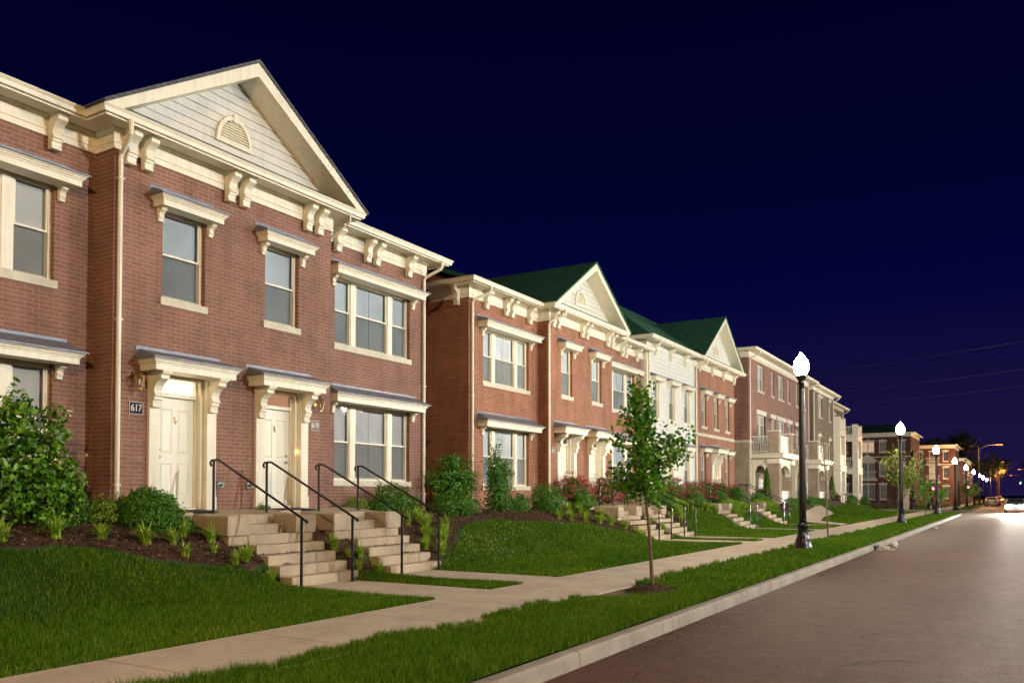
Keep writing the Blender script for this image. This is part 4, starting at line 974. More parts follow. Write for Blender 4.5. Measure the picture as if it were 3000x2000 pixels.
def porch(root, X, Xf, ya, yb, z_floor=.35, side='l'):
    """brick porch with arches, a flat roof slab and a walled balcony on top"""
    p = MB(); cw, cd_ = .62, .70; zt = 3.55
    for a in (ya + .12, yb - .12 - cw):
        MB().box(Xf - cd_, Xf, a, a + cw, z_floor, zt).build('porch_column', 'tan', root)
        bp_ = MB().box(Xf - cd_ + .05, Xf - .03, a + .02, a + cw - .02, 4.202, 5.55).build('balcony_pier', 'tan', root)
        MB().box(Xf - cd_, Xf + .02, a - .03, a + cw + .03, 5.552, 5.63).build('cap', 'white', bp_)
    s = MB(); s.box(X, Xf + .30, ya - .12, yb + .12, 3.90, 4.18); s.box(X, Xf + .36, ya - .18, yb + .18, 4.12, 4.185); s.box(X, Xf + .37, ya - .19, yb + .19, 4.187, 4.20)
    for a in (ya + .07, yb - .17 - cw): s.box(Xf - cd_ - .05, Xf + .05, a, a + cw + .10, zt, 3.898)
    s.build('porch_roof', 'cream', root)
    # arched front and side panels
    ar = MB(); y0_, y1_ = ya + .12 + cw, yb - .12 - cw; yc = (y0_ + y1_) / 2; r_ = (y1_ - y0_) / 2
    def arch(pts3):
        n = 12
        for k in range(n):
            t0, t1 = math.pi * k / n, math.pi * (k + 1) / n
            a0, a1 = -math.cos(t0), -math.cos(t1); h0, h1 = 2.75 + .70 * math.sin(t0), 2.75 + .70 * math.sin(t1)
            pts3(a0, h0, a1, h1)
    arch(lambda a0, h0, a1, h1: ar.prism_x([(yc + a0 * r_, h0), (yc + a1 * r_, h1), (yc + a1 * r_, 3.895), (yc + a0 * r_, 3.895)], Xf - .45, Xf - .1))
    xs0, xs1 = X, Xf - cd_; xc = (xs0 + xs1) / 2; rx = (xs1 - xs0) / 2 - .12
    for yy in (ya + .16, yb - .46):
        arch(lambda a0, h0, a1, h1: ar.prism_y([(xc + a0 * rx, h0), (xc + a1 * rx, h1), (xc + a1 * rx, 3.895), (xc + a0 * rx, 3.895)], yy, yy + .3))
        ar.box(xs0, xc - rx, yy, yy + .3, z_floor, 3.895); ar.box(xc + rx, xs1, yy, yy + .3, 2.5, 3.895)
    ar.build('porch_arch', 'tan' if False else 'cream', root)
    MB().box(Xf - .30, Xf - .22, y0_, y1_, 4.202, 5.30).box(Xf - .34, Xf - .18, y0_ - .01, y1_ + .01, 5.298, 5.37).build('balcony_panel', 'white', root)
    MB().box(Xf - .30, Xf - .22, y0_, y1_, z_floor + .1, 1.75).box(Xf - .33, Xf - .19, y0_ - .01, y1_ + .01, 1.748, 1.82).build('porch_panel', 'white', root)
    rl = MB(); rl.box(X, xs1 + .05, ya + .14, ya + .20, 5.24, 5.30); rl.box(X, xs1 + .05, ya + .15, ya + .19, 4.28, 4.33)
    for q in range(9): x = X + .08 + q * (xs1 - X) / 9; rl.box(x, x + .03, ya + .155, ya + .185, 4.33, 5.24)
    rl.build('balcony_railing', 'white', root); rl = MB(); rl.box(X, xs1 + .05, yb - .20, yb - .14, 5.24, 5.30)
    for q in range(9): x = X + .08 + q * (xs1 - X) / 9; rl.box(x, x + .03, yb - .185, yb - .155, 4.2, 5.24)
    rl.build('balcony_railing', 'white', root)
    fl = MB(); fl.box(X, Xf + .1, ya, yb, z_floor - .6, z_floor); fl.build('porch_floor', 'concrete', root)
    dk = MB(); dk.box(X + .002, X + .05, yc - .6, yc + .6, z_floor, 2.6); dk.build('porch_door', 'door', root)

h4 = thing('apartment_house', 'three-storey dark red brick apartment house with tan brick porches', 'apartment house', (-15, 61, 0), 'three-storey apartment houses')
X = -14.2; y0, ye = 52.4, 70.3
up = [(54.50, 56.25, True), (58.15, 58.95, False), (60.10, 61.90, True), (63.0, 63.8, False), (65.75, 66.6, False), (67.6, 69.2, True)]
m = MB(); holes = [(a, b, 8.40, 10.1) for a, b, _ in up] + [(54.45, 56.55, 4.25, 6.80), (58.1, 59.3, 5.2, 6.80), (60.0, 62.3, 5.2, 6.80), (63.0, 64.3, 5.2, 6.80), (65.6, 67.4, 4.25, 6.80)]
wall(m, X, y0, ye, 5.02, 10.35, holes); sidewall(m, y0, -27, X, 5.02, 10.6); m.quad((X, ye, 5.02), (-27, ye, 5.02), (-27, ye, 10.6), (X, ye, 10.6)); m.build('wall', 'brick4', h4)
m = MB(); wall(m, X + .02, y0 - .02, ye, -.2, 4.88, []); sidewall(m, y0 - .02, -27, X + .02, -.2, 4.88); m.build('base_wall', 'tan', h4)
m = MB(); m.sweep([(-27, y0 - .02), (X + .02, y0 - .02), (X + .02, ye)], [(-.3, 4.88), (.03, 4.88), (.03, 5.02), (-.3, 5.02)]); m.build('belt_course', 'limestone', h4)
for a, b, dbl in up: window(h4, X, a, b, 8.40, 10.1, [(0, .46), (.54, 1)] if dbl else None, trim='white', tone='blind')
for a, b, c in ((58.1, 59.3, 5.2), (60.0, 62.3, 5.2), (63.0, 64.3, 5.2)): lintelled(h4, X, a, b, c, 6.80, flat=.22, trim='white', tone='curtain', cols=[(0, .46), (.54, 1)] if b - a > 2 else None, sill=False)
for a, b in ((54.45, 56.55), (65.6, 67.4)): lintelled(h4, X, a, b, 4.25, 6.80, flat=.22, trim='cream', tone='curtain', cols=[(0, .47), (.53, 1)], sill=False, mid=6.2)
eaves(h4, [(-27, y0), (X, y0), (X, ye), (-27, ye)], 10.75, .72, 10.25)
rf = MB(); a_, b_ = X + .70, -27.7; rf.poly([(a_, y0 - .7, 10.74), (a_, ye + .7, 10.74), (-20.5, ye - 5, 12.1), (-20.5, y0 + 5, 12.1)]); rf.poly([(b_, y0 - .7, 10.74), (a_, y0 - .7, 10.74), (-20.5, y0 + 5, 12.1)]); rf.poly([(a_, ye + .7, 10.74), (b_, ye + .7, 10.74), (-20.5, ye - 5, 12.1)]); rf.build('roof', 'grey_roof', h4)
pipe(h4, X, 52.6, 10.75, .9, .72); pipe(h4, X, 70.1, 10.75, .9, .72)
porch(h4, X, -12.5, 52.95, 57.35, .6); porch(h4, X, -12.5, 64.9, 69.3, .6)
lantern('wall_lantern', 'small brass wall lantern beside the first balcony door', X, 57.25, 6.6, 'brass wall lanterns'); lantern('wall_lantern', 'small brass wall lantern beside the second balcony door', X, 65.3, 6.6, 'brass wall lanterns')

h5 = thing('apartment_house', 'three-storey grey brown brick apartment house with cream balcony towers', 'apartment house', (-15, 84, 0), 'three-storey apartment houses')
y0, ym_, ye = 72.0, 81.2, 97.5; X2 = -16.0
m = MB(); hs = [(74.3, 75.9, 8.25, 9.9), (79.15, 80.0, 8.25, 9.9), (74.3, 75.6, 4.7, 6.55), (79.1, 79.9, 4.6, 6.4)]
wall(m, X, y0, ym_, -.2, 10.4, hs); sidewall(m, y0, -27, X, -.2, 10.6); m.quad((X, ym_, -.2), (X2, ym_, -.2), (X2, ym_, 10.6), (X, ym_, 10.6))
wall(m, X2, ym_, ye, -.2, 10.6, [(86.5, 88, 8.4, 9.9), (91.5, 93, 8.4, 9.9)]); m.quad((X2, ye, -.2), (-27, ye, -.2), (-27, ye, 10.8), (X2, ye, 10.8)); m.build('wall', 'brick5', h5)
for a, b, c, d in hs: lintelled(h5, X, a, b, c, d, flat=.12, key=True, trim='white', tone='curtain', grid=True, sill=True, scr=False)
for a in (86.5, 91.5): lintelled(h5, X2, a, a + 1.5, 8.4, 9.9, flat=.12, key=True, trim='white', tone='curtain', grid=True, scr=False)
eaves(h5, [(-27, y0), (X, y0), (X, ym_), (-15.2, ym_)], 10.68, .62, 10.3); eaves(h5, [(X2, ym_ - .2), (X2, ye), (-27, ye)], 11.0, .62, 10.6)
rf = MB(); rf.poly([(X + .6, y0 - .6, 10.67), (X + .6, ym_ + .6, 10.67), (-21, ym_, 12), (-21, y0 + 3, 12)]); rf.poly([(-27.6, y0 - .6, 10.67), (X + .6, y0 - .6, 10.67), (-21, y0 + 3, 12)]); rf.poly([(X2 + .6, ym_, 10.99), (X2 + .6, ye + .6, 10.99), (-21, ye - 4, 12.2), (-21, ym_, 12.2)]); rf.build('roof', 'grey_roof', h5)
pipe(h5, X, 72.2, 10.68, .9, .62); pipe(h5, X, 81.0, 10.68, .9, .62); pipe(h5, X2, 97.2, 11.0, .9, .62)
def tower(ya, yb, Xf):
    s = MB()
    for z0, z1 in ((3.75, 4.35), (7.15, 7.75)):
        s.box(X2, Xf, ya, yb, z0, z1); s.box(X2, Xf + .06, ya - .06, yb + .06, z1 - .10, z1); s.box(X2, Xf + .04, ya - .04, yb + .04, z0, z0 + .16)
        s.build('balcony_floor', 'cream', h5); s = MB()
    for a in (ya, yb - .55):
        for z0, z1 in ((.4, 3.748), (4.352, 7.148), (7.752, 8.95)): MB().box(Xf - .55, Xf - .02, a + .02, a + .53, z0, z1).build('balcony_column', 'cream', h5)
    for z0 in (4.35, 7.75, .7):
        r_ = MB()
        for yy in (ya + .08,):
            r_.box(X2, Xf - .5, yy, yy + .06, z0 + .95, z0 + 1.02); r_.box(X2, Xf - .5, yy, yy + .06, z0 + .08, z0 + .13)
            n_ = int((Xf - .5 - X2) / .16)
            for q in range(n_): x = X2 + .05 + q * .16; r_.box(x, x + .04, yy + .01, yy + .05, z0 + .13, z0 + .95)
        r_.build('balcony_railing', 'white', h5)
        MB().box(Xf - .14, Xf - .08, ya + .53, yb - .53, z0 + .05, z0 + 1.02).build('balcony_panel', 'white', h5)
tower(83.0, 86.1, -13.9); tower(93.2, 96.2, -13.9)
# ------------------------------------------------------------------ front steps
XS = -11.79
def stairs(label, ya, Xwall, zl=1.22, zw=1.31, lo=(.41, 2.10)):
    """landing with two cheek blocks, two risers between them, four wider steps below"""
    t = thing('front_steps', label, 'steps', (XS, ya + 1.07, 0), 'concrete front steps')
    s = MB(); w0, w1 = ya, ya + 2.14; i0, i1 = ya + .50, ya + 1.62; r_ = zl / 7
    xf = XS - .58
    a_, b_ = w0 + .012, w1 - .012; s.add([(Xwall, a_, zw - .3), (Xwall, b_, zw - .3), (xf, b_, zl - .3), (xf, a_, zl - .3), (Xwall, a_, zw), (Xwall, b_, zw), (xf, b_, zl), (xf, a_, zl)], [(4, 7, 6, 5), (3, 2, 6, 7), (0, 3, 7, 4), (1, 5, 6, 2)])
    s.box(Xwall, xf - .02, w0 + .06, w1 - .06, .2, zl - .28)
    s.box(Xwall, -12.70, w0 - .58, w0 + .011, .5, zw - .03)
    s.build('landing', 'concrete', t)
    for a, b in ((w0, i0), (i1, w1)):
        c = MB(); c.bevbox(xf - .25, XS + .015, a, b, zl - .36, zl + .002, .022); c.build('cheek_cap', 'concrete', t)
        c = MB(); c.box(xf - .2, XS - .02, a + .05, b - .05 + (.04 if a == w0 else 0), -.1, zl - .358); c.build('cheek_block', 'concrete', t)
    for k in range(6):
        st = MB(); top = zl - r_ * (k + 1)
        x0 = xf - .02 + .29 * k - .25; x1 = xf + .29 * (k + 1)
        if k < 2: a, b = i0 - .02, i1 + .02
        else: a, b = ya + lo[0], ya + lo[1]
        st.bevbox(x0 if k >= 2 else x0, x1, a, b, max(top - .34, -.08), top, .012)
        st.build('step', 'concrete', t)
    return t
st_labels = [('concrete front steps below door 617 with the full railing pair', 9.94), ('concrete front steps below door 619 beside the grass strip', 12.60),
             ('concrete steps below door 621 behind the young ginkgo trunk', 26.74), ('concrete steps with dark railings next right of the ginkgo trunk', 29.27),
             ('concrete steps with bare lawn on both sides before the clapboard front', 38.25), ('concrete steps nearest the dark conical evergreen', 44.75)]
for (lb_, ya), xw in zip(st_labels, (-13.3, -13.3, -13.67, -13.67, -13.95, -13.9)): stairs(lb_, ya, xw, 1.22 if ya < 20 else 1.17, 1.31 if ya < 20 else 1.24)
def rail_pts(xt, zt, xb, zb):
    return [(xt - .07, zt - .11), (xt - .10, zt - .05), (xt - .06, zt - .005), (xt + .02, zt), (xt + .12, zt), (xb - .02, zb + .04), (xb + .12, zb - .035)]
def handrail(label, y, xt=-12.70, z0t=1.24, ht=1.0, xb=-10.45, z0b=0.0, hb=1.17, r_=.021):
    t = thing('handrail', label, 'handrail', (xb, y, z0b), 'black iron handrails')
    pts = rail_pts(xt, z0t + ht, xb, z0b + hb)
    m = MB(); m.tube([(x, y, z) for x, z in pts], r_ * 1.05, 8); m.lathe([(.004, -.035), (.026, -.02), (.034, 0), (.026, .02), (.004, .035)], pts[-1][0], y, 8); m.v[-40:] = [(x, yy, z + pts[-1][1]) for x, yy, z in m.v[-40:]]
    m.build('top_rail', 'black', t)
    for x, a, b in ((xt, z0t - .05, z0t + ht - .005), (xb, z0b - .05, z0b + hb + .02)):
        p = MB(); p.box(x - r_ * 1.1, x + r_ * 1.1, y - r_ * 1.1, y + r_ * 1.1, a, b) if False else p.tube([(x, y, a), (x, y, b)], r_ * 1.25, 10); p.lathe([(.05, a + .05), (.05, a + .06), (.03, a + .075)], x, y, 10); p.build('post', 'black', t)
    return t
hl = ['black handrail on the left of the 617 steps', 'black handrail on the right of the 617 steps', 'black handrail on the left of the 619 steps', 'black handrail on the right of the 619 steps',
      'thin black handrail left of the 621 steps, behind the ginkgo', 'thin black handrail right of the 621 steps, behind the ginkgo', 'thin black handrail left of the fourth flight of steps', 'thin black handrail right of the fourth flight of steps',
      'thin black handrail left of the fifth flight, by the roses', 'thin black handrail right of the fifth flight, by the roses', 'thin black handrail left of the flight before the conical evergreen', 'thin black handrail right of the flight before the conical evergreen']
for lb_, y in zip(hl, (10.39, 11.67, 13.12, 14.36, 27.18, 28.37, 29.73, 30.97, 38.7, 39.8, 45.25, 46.4)): handrail(lb_, y, z0t=1.24 if y < 20 else 1.17)
for lb_, y in (('far black handrail pair by the lower lawn, nearer one', 75.6), ('far black handrail pair by the lower lawn, farther one', 76.9)):
    handrail(lb_, y, xt=-12.5, z0t=.55, ht=1.1, xb=-10.75, z0b=-.02, hb=.8)
t = thing('front_steps', 'low concrete steps between the far handrail pair', 'steps', (-11.5, 76.2, 0), 'concrete front steps')
for k in range(4): MB().bevbox(-12.6, -12.3 + .42 * k, 75.7, 76.8, -.1, .55 - .15 * k, .012).build('step', 'concrete', t)
for y, lb_ in ((10.12, 'black door mat in front of door 617'), (12.65, 'black door mat in front of door 619')):
    m = MB(); m.add([(-13.18, y - .42, 1.30), (-12.72, y - .42, 1.272), (-12.72, y + .42, 1.272), (-13.18, y + .42, 1.30)] + [(-13.18, y - .42, 1.318), (-12.72, y - .42, 1.29), (-12.72, y + .42, 1.29), (-13.18, y + .42, 1.318)], [(4, 5, 6, 7), (0, 1, 5, 4), (1, 2, 6, 5), (2, 3, 7, 6), (3, 0, 4, 7)])
    tag(m.build('door_mat', 'mat_rubber'), lb_, 'door mat', 'door mats')
# concrete threshold paving between landing and wall
MB()
# ------------------------------------------------------------------ leaves
def leaf_quads(p, nrm, size, aspect=.55, jitter=.5):
    """one folded diamond leaf at each point p, facing nrm more or less"""
    n = len(p); d = rng.normal(size=(n, 3)); nrm = nrm + d * jitter; nrm /= np.linalg.norm(nrm, axis=1)[:, None] + 1e-9
    t = np.cross(nrm, rng.normal(size=(n, 3))); t /= np.linalg.norm(t, axis=1)[:, None] + 1e-9
    b = np.cross(nrm, t); s = (size * rng.uniform(.65, 1.3, n))[:, None]
    v = np.stack([p - t * s * .5, p + b * s * aspect * .5 + nrm * s * .06, p + t * s * .5, p - b * s * aspect * .5 + nrm * s * .06], 1).reshape(-1, 3)
    o = np.arange(n) * 4; return v, np.stack([o, o + 1, o + 2, o + 3], -1)
def lobes_pts(n, lobes, shell=.55, rough=.16):
    """points through the outer part of a set of ellipsoids (cx, cy, cz, rx, ry, rz)"""
    L_ = np.array(lobes); wgt = (L_[:, 3] * L_[:, 4] * L_[:, 5]) ** (2 / 3); k = rng.choice(len(L_), n, p=wgt / wgt.sum())
    d = rng.normal(size=(n, 3)); d /= np.linalg.norm(d, axis=1)[:, None]
    ph = rng.uniform(0, 6, 3)
    clump = 1 + rough * (np.sin(d[:, 0] * 7 + ph[0] + k) * np.sin(d[:, 1] * 6 + ph[1]) + .8 * np.sin(d[:, 2] * 9 + ph[2] + k * 2))
    r_ = (shell + (1 - shell) * rng.random(n) ** .6) * clump
    return L_[k, :3] + d * L_[k, 3:] * r_[:, None], d
def sprigs(n, pts, nrm, length, per, size):
    """short upright shoots of small leaves standing out of the surface"""
    idx = rng.choice(len(pts), n); P = []; N = []
    for i in idx:
        d = nrm[i] + np.array([0, 0, .9]) + rng.normal(size=3) * .3; d /= np.linalg.norm(d)
        t = rng.random(per)[:, None] * length * rng.uniform(.5, 1.2); P.append(pts[i] + d * t + rng.normal(size=(per, 3)) * .008); N.append(np.tile(d, (per, 1)))
    return np.concatenate(P), np.concatenate(N)
def shrub(name, label, cat, loc, lobes, leaf, n, size, group, stem=True, blossom=None, nb=0, bs=.03, shell=.5, rough=.16, sprig=0, aspect=.55, jit=.55, bark='darkbark', up=.25, btop=.2):
    t = thing(name, label, cat, loc, group, local=True)
    n = int(n * 1.7); size = size * 1.12
    p, d = lobes_pts(n, lobes, shell, rough); k = p[:, 2] > .01; p, d = p[k], d[k]
    dd = d + np.array([0, 0, up])
    if sprig:
        sp, sn = sprigs(sprig, p[rng.random(len(p)) < .5], d[:1].repeat(1, 0) if False else d, .12, 9, size); p = np.concatenate([p, sp]); dd = np.concatenate([dd, sn])
    v, f = leaf_quads(p, dd, size, aspect, jit); np_mesh('foliage', v, f, leaf, t)
    if stem:
        m = MB(); c0 = np.array(lobes)
        for q in range(7):
            lb_ = c0[q % len(c0)]; m.tube([(random.uniform(-.06, .06), random.uniform(-.06, .06), -.05), (lb_[0] * .4 + random.uniform(-.05, .05), lb_[1] * .4, lb_[2] * .5), (lb_[0] + random.uniform(-.1, .1) * lb_[3], lb_[1] + random.uniform(-.3, .3) * lb_[4], lb_[2] + .4 * lb_[5])], [.014, .010, .004], 5)
        m.build('stem', bark, t)
    if blossom:
        bp, bd = lobes_pts(nb * 6, lobes, .98, rough); bp = bp + bd * .09; k = (bp[:, 2] > btop) ; bp, bd = bp[k][:nb], bd[k][:nb]
        P, N = [], []
        for c_, n_ in zip(bp, bd):
            q = 9; P.append(c_ + rng.normal(size=(q, 3)) * np.array([bs, bs, bs * .45]) + n_ * .02); N.append(np.tile(n_ + [0, 0, .6], (q, 1)))
        v, f = leaf_quads(np.concatenate(P), np.concatenate(N), bs * .95, .8, .5); np_mesh('blossom', v, f, blossom, t)
    return t
G_ = 'shrubs along the house fronts'
def at(x, y): return (x, y, gz(x, y))
# viburnum by the left window
shrub('viburnum_bush', 'tall viburnum with flat cream flower heads in front of the left window', 'bush', (-12.95, 7.05, 1.0),
      [(0, -.35, .75, .50, .55, .75), (.05, .22, .62, .48, .42, .60), (0, -.70, 1.45, .40, .42, .62), (.0, -.12, 1.72, .34, .30, .46), (.08, .43, 1.52, .24, .20, .46), (.05, .55, .92, .34, .30, .34), (0, .12, 1.15, .36, .30, .4), (.05, -1.1, 1.0, .45, .4, .7), (.08, .70, .62, .28, .22, .34)], 'leaf_vib', 4600, .098, G_, blossom='bloom', nb=80, bs=.05, shell=.35, rough=.30, jit=.75, btop=.9, up=.1)
shrub('boxwood_bush', 'dark round boxwood between the viburnum and the yellow green spirea', 'bush', (-13.0, 7.86, 1.08), [(0, 0, .28, .3, .3, .36)], 'leaf_dark', 2600, .032, G_, shell=.6, sprig=60)
shrub('spirea_bush', 'loose yellow green spirea at the foot of the first downspout', 'bush', (-13.0, 8.40, 1.1), [(0, 0, .22, .3, .34, .22), (0, .28, .15, .25, .25, .2)], 'leaf_lime', 2600, .055, G_, shell=.3, rough=.3, sprig=160, aspect=.28)
shrub('boxwood_bush', 'plump round boxwood in front of the 617 doorway', 'bush', (-12.65, 8.97, .93), [(0, 0, .36, .50, .50, .44), (.05, .2, .3, .40, .38, .36)], 'leaf_mid', 9000, .036, G_, shell=.66, rough=.10, sprig=320)
shrub('spirea_bush', 'yellow green spirea hidden behind the plump boxwood', 'bush', (-13.05, 9.05, 1.05), [(0, 0, .3, .25, .3, .32)], 'leaf_lime', 900, .04, G_, sprig=40, aspect=.3)
shrub('boxwood_bush', 'small green tuft against the left landing edge of the 617 steps', 'bush', (-12.40, 9.52, .85), [(0, 0, .18, .2, .2, .22)], 'leaf_mid', 800, .035, G_, sprig=30)
shrub('privet_bush', 'spreading green bush below the lower triple window', 'bush', (-13.15, 16.15, 1.05), [(0, -.1, .40, .45, .55, .46), (0, .45, .28, .4, .42, .34), (.05, -.55, .22, .35, .35, .28)], 'leaf_mid', 5500, .042, G_, shell=.5, sprig=150)
shrub('spirea_bush', 'yellow green spirea by the corner of the 619 landing', 'bush', (-13.25, 14.95, 1.12), [(0, 0, .2, .28, .34, .24)], 'leaf_lime', 1200, .042, G_, sprig=60, aspect=.3)
shrub('burning_bush', 'tall spreading dark shrub in the gap between two townhouses', 'bush', (-13.5, 19.15, 1.0), [(0, -.35, 1.05, .55, .55, .42), (0, .35, 1.15, .5, .55, .5), (0, 0, 1.5, .35, .35, .3), (0, .2, .6, .4, .6, .5), (0, .75, .95, .3, .3, .3), (0, -.75, .95, .3, .3, .25)], 'leaf_dark', 4300, .06, G_, shell=.35, rough=.38)
shrub('privet_bush', 'broad low green shrub in the gap between two townhouses', 'bush', (-12.85, 18.35, .95), [(0, 0, .38, .55, .6, .42), (0, .5, .32, .45, .4, .36), (0, -.5, .3, .4, .35, .34)], 'leaf_mid', 6000, .045, G_, shell=.5, sprig=120)
shrub('burning_bush', 'upright dark shrub with two tall arms before the red brick triple window', 'bush', (-13.0, 20.95, .92), [(0, -.15, .6, .42, .5, .62), (0, -.32, 1.5, .28, .26, .62), (0, .22, 1.3, .22, .2, .5), (0, -.1, 1.1, .35, .42, .4), (0, .25, .4, .35, .35, .4)], 'leaf_dark', 4600, .06, G_, shell=.3, rough=.38)
shrub('privet_bush', 'small green bush between the upright dark shrub and a rounded one', 'bush', (-12.95, 22.0, .95), [(0, 0, .32, .3, .38, .36)], 'leaf_mid', 1800, .045, G_, sprig=30)
shrub('boxwood_bush', 'rounded green shrub left of the pink roses', 'bush', (-12.8, 23.35, .92), [(0, 0, .5, .55, .58, .52), (0, .3, .36, .4, .4, .4)], 'leaf_mid', 5200, .042, G_, shell=.55, sprig=130)
RG = 'pink rose bushes'
def rose(label, x, y, lobes, n, nb): shrub('rose_bush', label, 'rose bush', (x, y, gz(x, y) - .02), lobes, 'leaf_dark', n, .06, RG, blossom='rose', nb=nb * 3, bs=.046, shell=.4, rough=.2, btop=.3)
rose('pink rose bush under the 621 house number', -13.1, 26.0, [(0, -.2, .68, .4, .5, .48), (0, .35, .62, .4, .45, .42)], 2800, 120)
shrub('privet_bush', 'green bush in front of the pink roses by the 621 door', 'bush', (-12.6, 25.65, 1.0), [(0, 0, .36, .42, .5, .38)], 'leaf_mid', 3600, .042, G_, sprig=80)
rose('pink rose bush behind the railings of the 621 steps', -13.2, 28.95, [(0, -.35, .6, .38, .45, .46), (0, .4, .66, .4, .5, .46)], 2600, 120)
rose('pink rose bush beside the fourth flight of steps', -13.2, 30.6, [(0, 0, .6, .4, .6, .45)], 1500, 50)
rose('tall pink rose bush at the corner of the white clapboard front', -13.1, 35.8, [(0, -.25, .75, .45, .55, .55), (0, .4, .55, .4, .5, .42), (.2, .6, .35, .3, .4, .35)], 2800, 110)
rose('pink rose bush below the clapboard doorway', -13.1, 38.2, [(0, 0, .6, .4, .8, .46)], 1900, 70)
rose('pink rose bush behind the railings of the fifth flight', -13.1, 40.4, [(0, -.3, .65, .4, .7, .48), (0, .5, .6, .4, .6, .44)], 2400, 90)
rose('pink rose bush under the right brick front with the belt course', -13.1, 42.6, [(0, 0, .68, .4, .8, .46)], 2000, 70)
rose('last pink rose bush of the row before the apartment house', -13.1, 45.6, [(0, 0, .6, .4, 1.1, .42)], 1900, 50)
shrub('spirea_bush', 'lime green bush just right of the ginkgo trunk', 'bush', (-12.6, 33.0, 1.0), [(0, -.2, .45, .5, .55, .48), (0, .4, .4, .45, .5, .4)], 'leaf_mid', 3200, .055, G_, sprig=50)
shrub('boxwood_bush', 'round dark boxwood in front of the clapboard house', 'bush', (-12.5, 36.95, 1.05), [(0, 0, .32, .42, .45, .36)], 'leaf_mid', 2600, .04, G_, shell=.6, sprig=50)
shrub('boxwood_bush', 'round boxwood behind the fifth flight of steps', 'bush', (-12.7, 41.3, 1.08), [(0, 0, .36, .4, .42, .4)], 'leaf_mid', 2200, .042, G_, shell=.6, sprig=40)
shrub('burning_bush', 'dark spreading shrub in front of the red brick front with the belt course', 'bush', (-12.5, 43.8, 1.0), [(0, 0, .5, .5, .62, .55), (0, -.4, .4, .4, .45, .42)], 'leaf_dark', 3200, .06, G_, rough=.24)
shrub('spirea_bush', 'lime green low shrub at the corner of the apartment house', 'bush', (-12.6, 48.6, 1.0), [(0, -.3, .4, .5, .7, .42), (0, .5, .3, .5, .7, .35)], 'leaf_mid', 2400, .06, G_)
shrub('barberry_bush', 'dark purple barberry left of the first conical evergreen', 'bush', (-12.8, 50.0, 1.1), [(0, 0, .5, .3, .3, .42)], 'leaf_red', 1200, .05, G_)
def conifer(label, x, y, h, r_):
    n_ = 2600; u = rng.random(n_) ** .6; th = rng.uniform(0, 2 * np.pi, n_); rr = r_ * (1 - u) ** .75 * (.55 + .45 * rng.random(n_)) * (1 + .12 * np.sin(th * 5 + u * 20)) * np.minimum(1, .55 + u * 4)
    p = np.stack([rr * np.cos(th), rr * np.sin(th), u * h], -1); d = np.stack([np.cos(th), np.sin(th), np.full(n_, 1.2)], -1)
    t = thing('conical_evergreen', label, 'evergreen', (x, y, gz(x, y)), 'conical evergreens', local=True)
    v, f = leaf_quads(p, d, .11, .35, .4); np_mesh('foliage', v, f, 'leaf_dark', t); m = MB(); m.tube([(0, 0, -.1), (0, 0, h * .8)], [.05, .01], 6); m.build('trunk', 'darkbark', t)
conifer('dark conical evergreen left of the first porch column', -12.25, 49.0, 2.25, .42)
conifer('dark conical evergreen behind the nearest lamp post', -12.9, 61.6, 1.9, .5); conifer('dark conical evergreen right of the second porch', -13.0, 73.4, 2.1, .45)
shrub('hedge_bush', 'green shrub at the foot of the first porch column', 'bush', (-12.0, 54.2, .62), [(0, 0, .4, .5, .6, .5), (.1, -.6, .25, .35, .4, .32)], 'leaf_mid', 2600, .055, G_)
shrub('barberry_bush', 'low dark purple barberry in front of the first porch', 'bush', (-11.9, 51.6, .55), [(0, 0, .25, .35, .4, .3)], 'leaf_red', 900, .05, G_)
shrub('hedge_bush', 'low green hedge along the second porch', 'hedge', (-12.3, 63.6, .6), [(0, -2, .4, .5, 1.2, .42), (0, 0, .35, .5, 1.2, .42), (0, 2, .4, .5, 1.3, .40)], 'leaf_mid', 4200, .07, G_)
shrub('rose_bush', 'reddish shrub beyond the second porch', 'bush', (-13.0, 75.2, .55), [(0, 0, .6, .4, .9, .6)], 'leaf_red', 1500, .07, G_, blossom='rose', nb=40, bs=.04)
shrub('hedge_bush', 'green bush below the nearer balcony tower', 'bush', (-12.6, 80.6, .5), [(0, 0, .5, .5, .9, .6)], 'leaf_mid', 1600, .08, G_)
shrub('hedge_bush', 'green bush below the farther balcony tower', 'bush', (-13.2, 92.6, .3), [(0, 0, .5, .5, .9, .6)], 'leaf_mid', 1300, .09, G_)

# ------------------------------------------------------------------ daylilies
def lily_mesh(seed, nb, h, spread):
    r_ = np.random.default_rng(seed); vs, fs = [], []
    for b in range(nb):
        a = r_.uniform(0, 2 * np.pi); ln = h * r_.uniform(.6, 1.15); sp = spread * r_.uniform(.25, 1.1); wd = r_.uniform(.008, .014); k = 5; o = len(vs)
        bx, by = r_.normal(0, .025, 2)
        for q in range(k):
            t = q / (k - 1); rr = sp * t ** 1.5; z = ln * (t * 1.3 - .80 * t ** 2.6 * (sp / spread)); w_ = wd * (1 - t ** 2.2) + .0006
            cx, cy__ = bx + rr * math.cos(a), by + rr * math.sin(a); nx, ny = -math.sin(a) * w_, math.cos(a) * w_
            vs += [(cx - nx, cy__ - ny, z), (cx + nx, cy__ + ny, z)]
        for q in range(k - 1): fs.append((o + 2 * q, o + 2 * q + 1, o + 2 * q + 3, o + 2 * q + 2))
    me = bpy.data.meshes.new('daylily'); me.from_pydata(vs, [], fs); me.update(); me.materials.append(M['leaf_lily']); return me
LM = [lily_mesh(s_, 85, .33, .36) for s_ in range(3)] + [lily_mesh(9, 42, .26, .24)]
